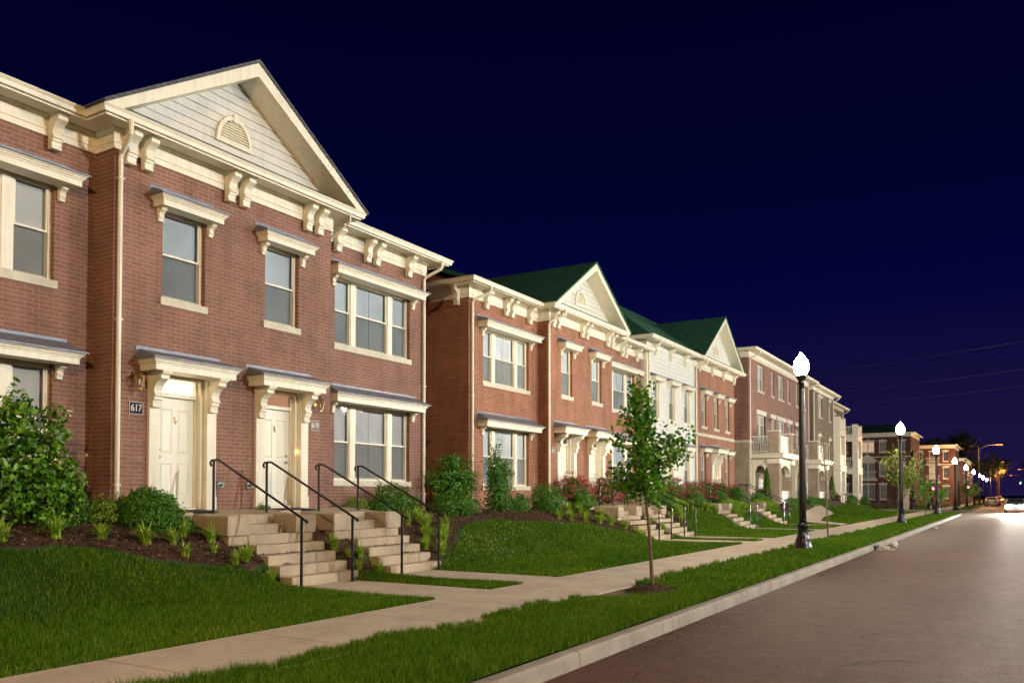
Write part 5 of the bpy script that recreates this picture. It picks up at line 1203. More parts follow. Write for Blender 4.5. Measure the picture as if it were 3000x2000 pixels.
def lily(label, x, y, k, s_=1.0):
    o = bpy.data.objects.new('daylily_clump', LM[k]); C.objects.link(o); o.location = (x, y, gz(x, y)); o.rotation_euler = (0, 0, random.uniform(0, 6.28)); o.scale = (s_, s_, s_ * random.uniform(.9, 1.15)); return tag(o, label, 'daylily', 'yellow green daylily clumps in the mulch')
L1 = [(-12.34, 6.42, 0, 1.0, 'daylily clump at the left picture edge below the viburnum'), (-12.20, 6.15, 1, .8, 'smaller daylily clump just below the one at the left picture edge'), (-12.36, 7.23, 1, 1.15, 'tall daylily clump with a long stray blade below the dark boxwood'), (-12.28, 7.91, 2, .95, 'daylily clump below the loose spirea'),
      (-12.02, 8.51, 0, 1.05, 'daylily clump below the left side of the plump boxwood'), (-11.98, 8.99, 1, .9, 'daylily clump below the right side of the plump boxwood'), (-12.21, 9.37, 2, .8, 'daylily clump tucked behind, between boxwood and landing'), (-11.62, 8.96, 3, .95, 'thin daylily tuft near the lawn edge left of the 617 steps'),
      (-11.95, 9.72, 0, 1.0, 'dark green daylily clump against the left cheek of the 617 steps'), (-11.67, 9.57, 3, .8, 'small yellow daylily tuft below the left cheek of the 617 steps'), (-11.31, 9.72, 2, .75, 'daylily clump lower beside the 617 steps, touching a brighter clump'), (-11.36, 9.98, 0, .95, 'bright daylily clump beside the third lowest 617 step'), (-10.98, 10.2, 1, .85, 'daylily clump beside the lowest 617 steps'),
      (-11.45, 12.25, 0, 1.0, 'daylily clump between the two near flights, highest'), (-11.2, 12.72, 1, .8, 'daylily clump beside the middle 619 steps'), (-10.78, 12.80, 2, .85, 'daylily clump beside the lowest 619 step'), (-10.78, 12.22, 3, .95, 'daylily tuft behind the lower right 617 post'), (-11.2, 12.4, 3, .85, 'thin daylily tuft between the two near flights, middle'),
      (-12.19, 15.5, 0, 1.05, 'daylily clump right of the 619 cheek block, highest'), (-12.34, 16.1, 1, 1.05, 'daylily clump below the spreading bush, right of the 619 steps'), (-12.02, 16.0, 2, 1.15, 'large bright daylily clump right of the 619 steps'), (-11.63, 15.5, 0, 1.1, 'bright daylily clump halfway down right of the 619 steps'), (-11.24, 14.95, 1, .95, 'daylily clump beside the middle right of the 619 steps'), (-10.95, 15.15, 2, 1.0, 'daylily clump behind the lowest right 619 post'), (-11.35, 15.75, 1, 1.1, 'daylily clump just right of the lowest right 619 post, middle'), (-12.0, 16.8, 0, 1.0, 'daylily clump just right of the lowest right 619 post, highest'), (-11.7, 16.3, 2, 1.0, 'daylily clump right of the 619 rail between two others'),
      (-12.12, 23.03, 0, 1.0, 'first daylily clump below the rounded shrub left of the roses'), (-12.0, 23.55, 1, 1.1, 'second daylily clump along the lawn below the rounded shrub'), (-12.45, 24.2, 2, 1.1, 'daylily clump behind the row below the rounded shrub'), (-11.92, 24.41, 2, 1.15, 'third daylily clump along the mounded lawn edge'), (-12.4, 25.0, 0, 1.1, 'daylily clump below the green bush by the roses'), (-11.7, 25.05, 0, 1.1, 'fourth daylily clump along the mounded lawn edge'), (-12.1, 26.06, 1, 1.1, 'daylily clump against the left cheek of the 621 steps'), (-11.58, 25.7, 1, 1.15, 'fifth daylily clump along the mounded lawn edge'), (-11.37, 26.3, 2, 1.15, 'sixth daylily clump along the lawn, by the 621 steps'), (-11.15, 26.75, 0, .95, 'seventh daylily clump along the lawn, by the lower 621 steps'), (-10.95, 26.9, 1, 1.0, 'last daylily clump of the lawn edge left of the 621 steps'),
      (-11.55, 29.1, 0, 1.0, 'daylily clump between the 621 steps and the next flight, upper'), (-11.0, 29.05, 1, .95, 'daylily clump between the 621 steps and the next flight, lower'), (-11.7, 31.7, 2, 1.05, 'daylily clump right of the fourth flight, left one'), (-11.45, 32.2, 0, 1.05, 'daylily clump right of the fourth flight, right one')]
for x, y, k, s_, lb_ in L1: lily(lb_, x, y, k, s_)
# the dense border further along is one mass
vs, fs, o = [], [], 0
for q in range(330):
    y = random.choice((random.uniform(33, 38.2), random.uniform(40.3, 44.6), random.uniform(46.8, 49.5))); x = bedx(y) - random.uniform(.05, .75)
    me = LM[q % 3]; co = np.empty(len(me.vertices) * 3, np.float32); me.vertices.foreach_get('co', co); co = co.reshape(-1, 3) * random.uniform(.9, 1.25)
    fa = np.array([tuple(p.vertices) for p in me.polygons]); vs.append(co + [x, y, gz(x, y)]); fs.append(fa + o); o += len(co)
    if q > 330: break
tag(np_mesh('daylily_border', np.concatenate(vs), np.concatenate(fs), 'leaf_lily'), 'dense lime green daylily border along the farther lawns', 'daylilies', kind='stuff')
shrub('grass_tuft', 'green weed tuft at the foot of the left 619 pilaster', 'weed', (-13.1, 11.95, 1.28), [(0, 0, .05, .08, .2, .06)], 'leaf_mid', 160, .05, None, stem=False, aspect=.2, sprig=10)

# ------------------------------------------------------------------ street trees
def tree(name, label, cat, loc, trunk, limbs, leaf, size, n, group, bark='bark', r0=.035, aspect=.8, sig=.13, stake=None, fill=.0):
    """trunk polyline, limbs as (points, leaf weight); leaves gather round the outer limbs"""
    t = thing(name, label, cat, loc, group, local=True)
    m = MB(); k = len(trunk); m.tube(trunk, list(np.linspace(r0, r0 * .3, k)), 8); m.tube([(trunk[0][0], trunk[0][1], -.06), (trunk[0][0], trunk[0][1], .03)], [r0 * 1.6, r0 * 1.1], 8); m.build('trunk', bark, t)
    mb = MB(); P = []
    for pts, wgt in limbs:
        mb.tube(pts, list(np.linspace(r0 * .38, r0 * .10, len(pts))), 5)
        A = np.array(pts); seg = np.linalg.norm(np.diff(A, axis=0), axis=1); cs = np.concatenate([[0], np.cumsum(seg)]); q = max(2, int(n * wgt))
        s_ = cs[-1] * rng.random(q) ** .7; c = np.stack([np.interp(s_, cs, A[:, i]) for i in range(3)], -1)
        # leaves in small tufts
        tuft = rng.normal(size=(max(3, q // 14), 3)) * sig; c = c + tuft[rng.integers(0, len(tuft), q)] + rng.normal(size=(q, 3)) * sig * .36; P.append(c)
    mb.build('branch', bark, t)
    P = np.concatenate(P); d = rng.normal(size=P.shape) + [0, 0, .5]; v, f = leaf_quads(P, d, size, aspect, .4); np_mesh('crown', v, f, leaf, t)
    if stake:
        for sx_ in stake: s_ = MB(); s_.tube([(sx_, 0, -.1), (sx_, 0, 1.5)], .02, 6); s_.build('stake', 'bark', t)
    return t
# image-right direction at the tree, so that the crown leans as it does in the street
rx_, ry_ = math.cos(YAW), math.sin(YAW)
def loc_(u, z, d=0): return (u * rx_ - d * ry_, u * ry_ + d * rx_, z)
tr = [loc_(0, 0), loc_(-.02, .5), loc_(-.05, 1.0), loc_(-.10, 1.5), loc_(-.16, 1.95), loc_(-.18, 2.4), loc_(-.20, 2.9), loc_(-.21, 3.3)]
lm = []
def limb(u0, z0, pts, wgt): lm.append(([loc_(u0, z0)] + [loc_(*p) for p in pts], wgt))
limb(-.19, 2.7, [(-.21, 3.0, 0), (-.20, 3.36, 0)], .17)
limb(-.18, 2.5, [(-.05, 2.7, .1), (-.02, 2.95, .1)], .10); limb(-.18, 2.4, [(-.30, 2.65, -.1), (-.28, 2.95, 0)], .10)
limb(-.17, 2.2, [(.12, 2.35, .1), (.30, 2.42, .15), (.34, 2.55, .1)], .08)
limb(-.16, 2.0, [(.15, 2.05, 0), (.42, 2.2, 0), (.55, 2.48, 0), (.58, 2.62, 0)], .10); limb(-.16, 2.0, [(.2, 2.1, -.2), (.42, 2.18, -.2)], .07)
limb(-.16, 2.15, [(-.40, 2.35, 0), (-.55, 2.46, 0), (-.66, 2.48, 0)], .04); limb(-.14, 1.9, [(-.45, 2.0, .1), (-.62, 1.95, .1)], .07)
limb(-.12, 1.75, [(-.40, 1.75, -.1), (-.62, 1.78, 0)], .08); limb(-.12, 1.75, [(.05, 1.75, .2), (.18, 1.9, .3)], .08); limb(-.15, 2.0, [(-.2, 2.2, .3), (-.1, 2.4, .3)], .09); limb(-.15, 2.0, [(-.2, 2.1, -.3), (-.2, 2.4, -.3)], .09); limb(-.12, 1.72, [(-.15, 1.7, -.3), (-.05, 1.66, -.25)], .06); limb(-.1, 1.6, [(-.05, 1.55, .05), (.0, 1.48, .1)], .03); limb(-.1, 1.7, [(-.3, 1.66, .1), (-.4, 1.62, .1)], .05)
tree('ginkgo_tree', 'young ginkgo with a thin leaning trunk in a mulch ring on the verge', 'young tree', (TREE1[0], TREE1[1], 0), tr, lm, 'leaf_tree', .080, 2500, 'young street trees on the verge', r0=.036, sig=.105)
m = MB(); k_ = 16
for q in range(k_):
    a0, a1 = 2 * math.pi * q / k_, 2 * math.pi * (q + 1) / k_
    for (r0_, z0_), (r1_, z1_) in (((0, .10), (.22, .085)), ((.22, .085), (.46, -.015))):
        p = lambda r_, a, z: (TREE1[0] + r_ * math.cos(a) * (1 + .1 * math.sin(3 * a)), TREE1[1] + r_ * 1.15 * math.sin(a), z)
        m.quad(p(r0_ + .001, a0, z0_), p(r1_, a0, z1_), p(r1_, a1, z1_), p(r0_ + .001, a1, z0_))
structure(m.build('mulch_ring', 'mulch'))
structure(MB().poly([(-5.75, 12.1, -.012), (-5.3, 12.3, -.012), (-4.75, 12.6, -.012), (-4.5, 13.3, -.012), (-4.8, 13.9, -.012), (-5.4, 13.7, -.012), (-5.75, 13.4, -.012)]).build('bare_soil', 'soil'))
n = 900; a = rng.uniform(0, 2 * np.pi, n); r_ = .45 * np.sqrt(rng.random(n)); x = TREE1[0] + r_ * np.cos(a); y = TREE1[1] + r_ * np.sin(a) * 1.15; z = .10 - .11 * (r_ / .45) ** 2
v_, f_ = leaf_quads(np.stack([x, y, z + .01], -1), np.tile([0, 0, 1.0], (n, 1)), .05, .25, .5); tag(np_mesh('ring_chips', v_, f_, 'chip'), 'brown bark chips in the ring round the ginkgo', 'mulch', kind='stuff')
# bare sapling
tr = [(0, 0, 0), loc_(-.03, 1.2), loc_(-.05, 2.0), loc_(-.12, 3.0), loc_(-.14, 3.9)]
lm = [([loc_(-.04, 1.55), loc_(.15, 1.75), loc_(.3, 2.2)], .06), ([loc_(-.05, 1.9), loc_(-.2, 2.3), loc_(-.28, 2.7)], .06), ([loc_(-.06, 2.0), loc_(.12, 2.5), loc_(.22, 3.1)], .12), ([loc_(-.1, 2.6), loc_(-.2, 3.1), loc_(-.2, 3.5)], .12), ([loc_(-.1, 2.8), loc_(.1, 3.2), loc_(.18, 3.8)], .2), ([loc_(-.13, 3.4), loc_(-.1, 3.9)], .12), ([loc_(-.05, 1.6), loc_(.05, 1.62), loc_(.2, 1.5)], .02)]
tree('sapling_tree', 'nearly bare sapling right of the nearest lamp post', 'young tree', (-5.38, 29.6, 0), tr, lm, 'leaf_pale', .05, 260, 'young street trees on the verge', r0=.032, sig=.06)
def vase(name, label, loc, h, w_, n, leaf, size, stake=None, r0=.05, seed=1, fork=.42):
    rs = random.Random(seed); tr = [(0, 0, 0), (rs.uniform(-.04, .04), 0, h * .25), (rs.uniform(-.06, .06), 0, h * fork), (rs.uniform(-.1, .1), 0, h * .75)]
    lm = []
    for q in range(11):
        a = q * 2.4 + rs.uniform(-.3, .3); ww = w_ * rs.uniform(.35, 1); zt = h * rs.uniform(.62, 1.0); z0 = h * rs.uniform(fork * .8, fork + .15)
        lm.append(([(0, 0, z0), (ww * .5 * math.cos(a), ww * .5 * math.sin(a), (z0 + zt) / 2 - .1), (ww * math.cos(a), ww * math.sin(a), zt)], rs.uniform(.05, .13)))
    return tree(name, label, 'young tree', loc, tr, lm, leaf, size, n, 'young street trees on the verge', r0=r0, sig=.19 * w_ / 1.1, stake=stake)
vase('street_tree', 'pale leafed young tree beside the second lamp post', (-5.55, 53.0, 0), 4.15, 1.15, 1500, 'leaf_pale', .11, stake=(-.22,), seed=3)
vase('street_tree', 'thin young tree between the second and third lamp posts', (-5.05, 62.0, 0), 2.9, .75, 650, 'leaf_tree', .10, seed=5, r0=.03)
vase('street_tree', 'young tree just left of the fourth lamp post', (-5.3, 92.0 - 12, 0), 2.6, .8, 700, 'leaf_tree', .11, stake=(-.3,), seed=8, r0=.03)
for q, (x, y, h, w_, lf, lb_) in enumerate(((-4.9, 112, 3.6, 1.2, 'leaf_pale', 'pale young tree on the verge just beyond the side street'), (-5.0, 128, 3.2, 1.1, 'leaf_tree', 'dark young tree on the verge beyond the side street'), (-5.0, 146, 3.4, 1.1, 'leaf_tree', 'young tree farthest along the verge'))):
    vase('street_tree', lb_, (x, y, 0), h, w_, 600, lf, .14, seed=20 + q, r0=.04)
def bigtree(label, loc, h, w_, n, seed):
    rs = random.Random(seed); t = thing('broadleaf_tree', label, 'tree', loc, 'big trees far down the street', local=True)
    m = MB(); m.tube([(0, 0, -.5), (.2, 0, h * .3), (0, 0, h * .6)], [.45, .32, .15], 8); 
    lobes = []
    for q in range(16):
        a = rs.uniform(0, 6.28); r_ = w_ * rs.uniform(.15, .8); z = h * rs.uniform(.42, .88); r_ *= 1.1 - abs(z / h - .6); lobes.append((r_ * math.cos(a), r_ * math.sin(a), z, w_ * rs.uniform(.22, .4), w_ * rs.uniform(.22, .4), h * rs.uniform(.09, .16)))
        m.tube([(0, 0, h * .35), (r_ * .5 * math.cos(a), r_ * .5 * math.sin(a), z * .8), (r_ * math.cos(a), r_ * math.sin(a), z)], [.12, .08, .03], 5)
    m.build('trunk', 'darkbark', t)
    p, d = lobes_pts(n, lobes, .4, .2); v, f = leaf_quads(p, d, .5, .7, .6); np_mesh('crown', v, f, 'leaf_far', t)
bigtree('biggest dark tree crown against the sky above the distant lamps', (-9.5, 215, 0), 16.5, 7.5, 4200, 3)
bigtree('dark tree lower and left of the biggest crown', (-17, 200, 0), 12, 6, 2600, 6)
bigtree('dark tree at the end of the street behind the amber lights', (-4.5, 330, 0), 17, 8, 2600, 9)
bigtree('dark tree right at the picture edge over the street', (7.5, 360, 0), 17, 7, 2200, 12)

# ------------------------------------------------------------------ street lamps
def lamp(name, label, loc, globe, h=5.0, group='acorn street lamps'):
    t = thing(name, label, 'street lamp', loc, group, local=True)
    b = MB(); b.lathe([(.30, -.06), (.30, .03), (.275, .05), (.275, .10), (.255, .13), (.235, .22), (.20, .30), (.205, .33), (.185, .36), (.150, .48), (.140, .58), (.150, .64), (.185, .70), (.19, .73), (.155, .77), (.125, .80)], n=20, flute=.06)
    b.build('base', 'black', t)
    p = MB(); p.lathe([(.105, .78), (.098, 1.4), (.085, h - .95), (.075, h - .75)], n=20, flute=.10); p.lathe([(.115, .86), (.12, .89), (.115, .92)], n=16); p.build('post', 'black', t)
    c = MB(); c.lathe([(.075, h - .80), (.10, h - .77), (.10, h - .73), (.085, h - .70), (.13, h - .62), (.165, h - .56), (.17, h - .53), (.12, h - .52)], n=16); c.build('capital', 'black', t)
    g = MB(); g.lathe([(.10, h - .52), (.165, h - .47), (.205, h - .36), (.215, h - .24), (.195, h - .12), (.14, h - .03), (.085, h + .03), (.055, h + .09), (.03, h + .13), (.004, h + .16)], n=18); g.build('globe', globe, t)
    return t
LB = ['lit acorn street lamp on a black post, nearest and tallest in view', 'lit acorn street lamp second in line, beside the pale young tree', 'third lit acorn street lamp along the verge', 'fourth lit acorn street lamp, just beyond the side street', 'fifth lit acorn street lamp along the row', 'sixth lit acorn street lamp, its glow crowding the seventh', 'seventh lit acorn street lamp along the row', 'eighth lit acorn street lamp along the row', 'ninth lit acorn street lamp, farthest of the row']
for k, lb_ in enumerate(LB): lamp('street_lamp', lb_, (-5.26 - (.02 * k), 25.1 + 25.0 * k, -.01), 'globe', 5.60 if k == 0 else 5.45 - .02 * k)
lamp('street_lamp', 'acorn street lamp on the verge behind the photographer', (-5.25, -14.0, -.01), 'globe', 5.15)
for y, lb_, mm in ((-7, 'unseen tall amber lamp behind the photographer, placed to warm the near ground', 'keywarm'), (17, 'unseen tall white lamp added across the road to light the nearest gable', 'key'), (36, 'unseen tall white lamp added across the road to light the second townhouse', 'key2'), (62, 'unseen tall white lamp added across the road to light the clapboard front', 'key2')):
    lamp('street_lamp', lb_, (5.0 if mm == 'keywarm' else 17.0, y, -.25), mm, 11.0, 'unseen tall lamps added across the road')  # out-of-view lamps, placed and spaced to light the fronts and near ground
def cobra(label, x, y, h, arm):
    t = thing('road_light', label, 'street light', (x, y, 0), 'amber road lights far down the street', local=True)
    p = MB(); p.tube([(0, 0, -.3), (0, 0, h)], [.12, .08], 8); p.build('pole', 'darkbark', t)
    a = MB(); a.tube([(0, 0, h - .5), (arm * .4, 0, h + .05), (arm, 0, h + .15)], [.05, .045, .04], 6); a.build('arm', 'darkbark', t)
    hd = MB(); x0 = arm; hd.lathe([(.06, .14), (.20, .06), (.22, -.02)], 0, 0, 10); hd.v = [(x0 + p_[0] * 1.5, p_[1], h + .15 + p_[2]) for p_ in hd.v]; hd.build('head', 'darkbark', t)
    l = MB(); l.lathe([(.20, 0), (.17, -.10), (.08, -.15), (.004, -.16)], 0, 0, 10); l.v = [(x0 + p_[0] * 1.5, p_[1], h + .13 + p_[2]) for p_ in l.v]; l.build('lens', 'sodium', t)
    pd_ = bpy.data.lights.new('sodium_glow', 'POINT'); pd_.energy = 5000; pd_.color = (1, .42, .12); pd_.shadow_soft_size = .2; po_ = bpy.data.objects.new('sodium_glow', pd_); C.objects.link(po_); po_.parent = t; po_.location = (arm, 0, h - .35)
for x, y, h, arm, lb_ in ((-4.6, 147, 9.1, 3.0, 'highest amber road light above the far street'), (-4.6, 225, 9.1, 2.4, 'second highest amber road light above the far street'), (-4.6, 300, 9.1, 2.2, 'third amber road light above the far street'), (-4.6, 325, 9.0, 2.0, 'lowest amber road light above the far street'), (8.0, 290, 9.0, -6.6, 'amber road light at the right picture edge'), (8.0, 380, 9.0, -9.0, 'amber road light low beside the green signal')): cobra(lb_, x, y, h, arm)
# thick traffic poles at the far corner
def mast(label, x, y, h, sigm=None, sh=2.4):
    t = thing('signal_pole', label, 'signal pole', (x, y, 0), 'black poles at the side street corner', local=True)
    b = MB(); b.lathe([(.42, -.1), (.42, .15), (.36, .2), (.34, .45), (.26, .6), (.26, .9), (.31, 1.0), (.30, 1.2), (.2, 1.3)], n=16); b.build('base', 'black', t)
    p = MB(); p.lathe([(.17, 1.25), (.12, h)], n=12); p.build('pole', 'black', t)
    if sigm:
        s_ = MB(); s_.box(.15, .45, -.16, .16, sh - .25, sh + .25); s_.build('signal_head', 'black', t)
        l = MB(); l.box(.2, .40, -.175, -.165, sh - .12, sh + .12); l.build('lens', sigm, t)
mast('thick black pole with a bulky base left of the red hand signal', -9.6, 99.6 + 2.6, 6.5); mast('thick black pole with a red pedestrian signal', -8.0, 104.0, 3.2, 'sigred', 2.3)
def tsig(label, x, y, h, m_, arm):
    t = thing('traffic_signal', label, 'traffic signal', (x, y, 0), 'traffic signals far down the street', local=True)
    p = MB(); p.tube([(arm, 0, -.3), (arm, 0, h + .6)], [.14, .1], 8); p.tube([(arm, 0, h + .5), (0, 0, h + .55)], [.08, .05], 6); p.build('pole', 'black', t)
    s_ = MB(); s_.box(-.2, .2, -.05, .25, h - .6, h + .5); s_.build('signal_head', 'black', t)
    l = MB(); l.lathe([(.16, 0), (.1, .05), (.004, .07)], 0, 0, 10); l.v = [(x_, -.06 - z_, h - .3 + y_) for x_, y_, z_ in l.v]; l.build('lens', m_, t)
tsig('green traffic signal at the right picture edge', 1.9, 317, 5.6, 'siggreen', 7.0); tsig('red traffic signal among the far trees', -5.2, 128, 2.9, 'sigred', -1.2)

# ------------------------------------------------------------------ cars
def car(label, x, y, paint_m, face=1, lights=False, tail=True, z=-.2):
    """saloon; face=1 shows its tail to the viewer, -1 its front"""
    t = thing('parked_car' if not lights else 'moving_car', label, 'car', (x, y, z), 'cars far along the road', rot=0 if face == 1 else math.pi, local=True)
    prof = [(-2.2, .32), (-2.25, .62), (-2.18, .92), (-1.55, .98), (-.95, 1.38), (.35, 1.42), (1.15, .98), (2.05, .82), (2.25, .60), (2.22, .30)]
    b = MB(); n_ = len(prof)
    rows = []
    for wx, f in ((-.88, .0), (-.90, .0), (.90, .0), (.88, .0)): rows.append(wx)
    vs = []
    for wx in (-.90, .90):
        for yy, zz_ in prof: vs.append((wx * (.78 if zz_ > 1.2 else 1.0), yy, zz_))
    b.add(vs, [tuple(range(n_)), tuple(range(2 * n_ - 1, n_ - 1, -1))] + [(i_, i_ + n_, (i_ + 1) % n_ + n_, (i_ + 1) % n_) for i_ in range(n_)]); b.build('body', paint_m, t)
    g = MB(); g.quad((-.72, -1.50, 1.0), (.72, -1.50, 1.0), (.62, -1.0, 1.36), (-.62, -1.0, 1.36)); g.quad((-.62, .42, 1.39), (.62, .42, 1.39), (.72, 1.12, 1.01), (-.72, 1.12, 1.01))
    g.v = [(x_, y_ * 1.0 + (-.012 if y_ < 0 else .012), z_ + .012) for x_, y_, z_ in g.v]
    for s_ in (-1, 1): g.quad((s_ * .84, -1.15, 1.0), (s_ * .84, .8, 1.0), (s_ * .725, .35, 1.36), (s_ * .725, -.9, 1.36))
    g.build('window', 'cardark', t)
    for wy in (-1.35, 1.35):
        for s_ in (-1, 1):
            w_ = MB(); w_.lathe([(.2, -.11), (.31, -.11), (.33, -.08), (.33, .08), (.31, .11), (.2, .11)], 0, 0, 14); w_.v = [(s_ * .82 + z_, wy + x_, .33 + y_) for x_, y_, z_ in w_.v]; wo_ = w_.build('wheel', 'tyre', t)
    for s_ in (-1, 1):
        l = MB(); l.box(s_ * .62 - .16, s_ * .62 + .16, -2.27, -2.24, .66, .86); l.build('tail_lamp', 'tail' if tail else 'cardark', t)
        l = MB(); l.lathe([(.13, 0), (.12, .03), (.004, .06)], 0, 0, 12); l.v = [(s_ * .62 + x_, 2.24 + z_, .66 + y_) for x_, y_, z_ in l.v]; l.build('headlight', 'headlight' if lights else 'steel', t)
    pl_ = MB(); pl_.box(-.16, .16, -2.275, -2.25, .45, .58); pl_.build('number_plate', 'white', t)
    if lights:
        for s_ in (-1, 1):
            sp = bpy.data.lights.new('headlight_beam', 'SPOT'); sp.energy = 22000; sp.color = (1, .93, .82); sp.spot_size = R(34); sp.spot_blend = .7; sp.shadow_soft_size = .1
            so = bpy.data.objects.new('headlight_beam', sp); C.objects.link(so); so.parent = t; so.location = (s_ * .62, 2.40, .66); so.rotation_euler = (R(88), 0, 0)
            so.rotation_euler = (math.pi / 2 - R(2.0), 0, 0)
    return t
car('car driving towards us with blazing white headlights', .12, 96, 'carpaint', -1, lights=True)
car('pale parked car with its tail to us at the far kerb', -2.95, 150, 'carpaint', 1, tail=False); car('second parked car behind the pale one at the far kerb', -2.9, 160, 'cardark', 1); car('third parked car farther along the far kerb', -2.9, 172, 'carpaint', 1); car('farthest parked car with red tail lamps', -2.7, 200, 'cardark', 1)

# ------------------------------------------------------------------ far buildings (local +x is the front; turned to face us)
def far_block(label, loc, rot, L_, D_, Hh, wins, roofm='grey_roof', wallm='brickfar', name='apartment_house', balc=(), lit=(), doors=(), gabl=()):
    t = thing(name, label, 'apartment house', loc, 'brick buildings beyond the side street', rot=rot, local=True)
    m = MB(); wall(m, 0, 0, L_, -.3, Hh, wins); sidewall(m, 0, -D_, 0, -.3, Hh); m.quad((0, L_, -.3), (-D_, L_, -.3), (-D_, L_, Hh), (0, L_, Hh)); m.quad((-D_, 0, -.3), (-D_, L_, -.3), (-D_, L_, Hh), (-D_, 0, Hh)); m.build('wall', wallm, t)
    for k, (a, b, c, d) in enumerate(wins):
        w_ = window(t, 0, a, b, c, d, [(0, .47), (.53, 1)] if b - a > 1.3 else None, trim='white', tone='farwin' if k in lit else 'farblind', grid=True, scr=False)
        l = MB(); l.box(0, .05, a - .12, b + .12, d + .02, d + .18); l.box(0, .08, (a + b) / 2 - .1, (a + b) / 2 + .1, d + .01, d + .30); l.build('lintel', 'white', w_)
    MB().box(0, .05, 0, L_, Hh * .69, Hh * .69 + .14).build('belt_course', 'limestone', t)
    eaves(t, [(-D_, 0), (0, 0), (0, L_), (-D_, L_)], Hh + .35, .5, Hh - .2)
    r_ = MB(); r_.poly([(.5, -.5, Hh + .34), (.5, L_ + .5, Hh + .34), (-D_ / 2, L_ - 3, Hh + 2.0), (-D_ / 2, 3, Hh + 2.0)]); r_.poly([(-D_ - .5, -.5, Hh + .34), (.5, -.5, Hh + .34), (-D_ / 2, 3, Hh + 2.0)]); r_.poly([(.5, L_ + .5, Hh + .34), (-D_ - .5, L_ + .5, Hh + .34), (-D_ / 2, L_ - 3, Hh + 2.0)]); r_.build('roof', roofm, t)
    for a, b, z in balc:
        bb = MB(); bb.box(0, .9, a, b, z - .25, z); bb.build('balcony_floor', 'cream', t)
        q_ = MB(); q_.box(.84, .90, a, b, z + .92, z + 1.0); q_.box(.84, .90, a, b, z + .06, z + .12)
        for k in range(int((b - a) / .14)): q_.box(.85, .885, a + .02 + k * .14, a + .06 + k * .14, z + .12, z + .92)
        q_.box(.0, .9, a, a + .05, z + .9, z + 1.0); q_.box(.0, .9, b - .05, b, z + .9, z + 1.0); q_.build('balcony_railing', 'white', t)
    for a, b, z, hh in gabl:
        q_ = MB(); q_.prism_x([(a, z), (b, z), ((a + b) / 2, z + hh)], .0, .95); q_.build('balcony_pediment', 'cream', t)
    return t
wf = []
for c, d in ((.95, 3.0), (4.15, 5.95), (7.45, 8.95)):
    for a, b in ((2.2, 3.2), (4.9, 6.6), (7.2, 8.1), (9.6, 10.5)): wf.append((a, b, c, d))
wf[5] = (4.9, 6.6, 3.78, 6.0)
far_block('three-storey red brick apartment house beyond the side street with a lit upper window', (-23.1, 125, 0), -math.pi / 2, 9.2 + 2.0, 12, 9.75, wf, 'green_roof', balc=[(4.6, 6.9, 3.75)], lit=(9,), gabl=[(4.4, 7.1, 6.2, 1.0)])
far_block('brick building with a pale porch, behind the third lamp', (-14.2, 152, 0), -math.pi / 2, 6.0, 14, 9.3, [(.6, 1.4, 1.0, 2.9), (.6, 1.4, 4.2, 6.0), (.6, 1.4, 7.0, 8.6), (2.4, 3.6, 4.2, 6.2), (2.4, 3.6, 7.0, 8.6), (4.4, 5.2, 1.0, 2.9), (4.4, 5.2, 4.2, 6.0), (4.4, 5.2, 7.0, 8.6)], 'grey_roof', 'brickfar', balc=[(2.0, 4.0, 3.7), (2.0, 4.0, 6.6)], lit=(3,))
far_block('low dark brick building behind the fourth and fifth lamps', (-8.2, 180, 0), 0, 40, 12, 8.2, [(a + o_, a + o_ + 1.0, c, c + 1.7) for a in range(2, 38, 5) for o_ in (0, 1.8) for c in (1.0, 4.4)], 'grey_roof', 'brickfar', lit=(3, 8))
t = thing('utility_cabinet', 'pale utility cabinet beside the thick black pole', 'cabinet', (-10.3, 101.8, 0), local=True); MB().bevbox(-.35, .35, -.3, .3, -.1, 2.3, .04).build('body', 'plum', t); MB().box(-.3, .3, -.312, -.302, .2, 2.1).build('door', 'plum', t)
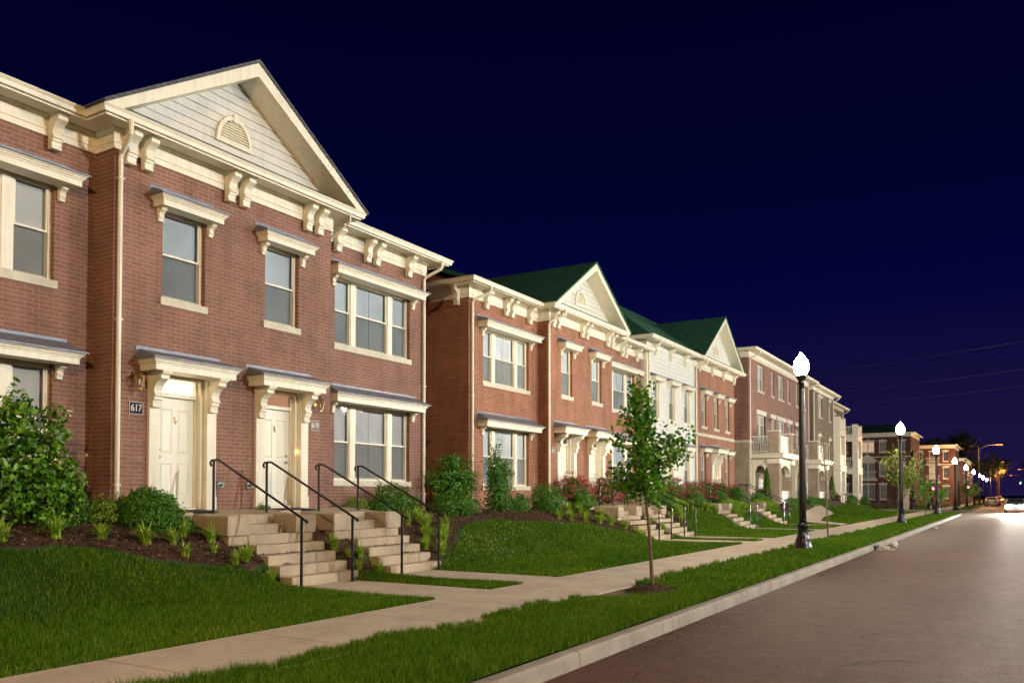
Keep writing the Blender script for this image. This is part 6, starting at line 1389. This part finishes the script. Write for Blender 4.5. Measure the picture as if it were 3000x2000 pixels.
# ------------------------------------------------------------------ wires, inlet, litter
def wire(label, a, b, sag, n=24):
    m = MB(); pts = [tuple(Vector(a).lerp(Vector(b), k / n) - Vector((0, 0, sag * (1 - (2 * k / n - 1) ** 2)))) for k in range(n + 1)]; m.tube(pts, .012, 4); tag(m.build('power_line', 'wire'), label, 'power line', 'power lines crossing the sky')
M['wire'] = paint('faded wire', (.07, .07, .09), .6, .1, 3)
wire('highest thin power line crossing the night sky', (-30, 110, 16.6), (30, 80, 18.0), .9); wire('middle thin power line crossing the night sky', (-30, 110, 14.0), (30, 80, 15.2), .9); wire('lowest thin power line crossing the night sky', (-30, 110, 12.4), (30, 80, 13.6), .9)
t = thing('storm_drain', 'storm drain with a dark slot in the kerb', 'drain', (-3.9, 29.9, -.2), local=True)
MB().box(-.12, .028, -.45, .25, -.05, .125).build('slot', 'dark', t); g_ = MB(); g_.prism_z([(.03, -.55), (.55, -.4), (.55, .2), (.03, .35)], .001, .012); g_.build('apron', 'kerb', t)
for k, (x, y, s_, lb_) in enumerate(((-3.72, 32.6, .16, 'crumpled pinkish paper litter in the gutter past the storm drain'), (-3.66, 30.4, .12, 'flattened pale litter beside the storm drain'), (-3.5, 31.4, .08, 'small scrap of litter out from the storm drain'), (-3.55, 49.5, .1, 'white scrap of litter farther along the gutter'))):
    p, d = lobes_pts(26, [(0, 0, s_ * .25, s_ * .8, s_, s_ * .25)], .5); v, f = leaf_quads(p, d + [0, 0, .6], s_, .8, .5); tag(np_mesh('paper_litter', v, f, 'litter', loc=(x, y, -.195)), lb_, 'litter', 'scraps of litter in the gutter')
n = 2600; y = 5 + 30 * rng.random(n) ** 1.2; x = -3.89 + np.abs(rng.normal(0, .22, n)); k = (np.sin(y * 1.3) + np.sin(y * .57 + 2) > .1); x, y = x[k], y[k]; n = len(x)
v_, f_ = leaf_quads(np.stack([x, y, np.full(n, -.194)], -1), np.tile([0, 0, 1.], (n, 1)), .035, .4, .25); tag(np_mesh('gutter_debris', v_, f_, 'chip'), 'dry leaves and grit lying along the gutter', 'debris', kind='stuff')
for o in bpy.data.objects:
    if '_off' in o: del o['_off']
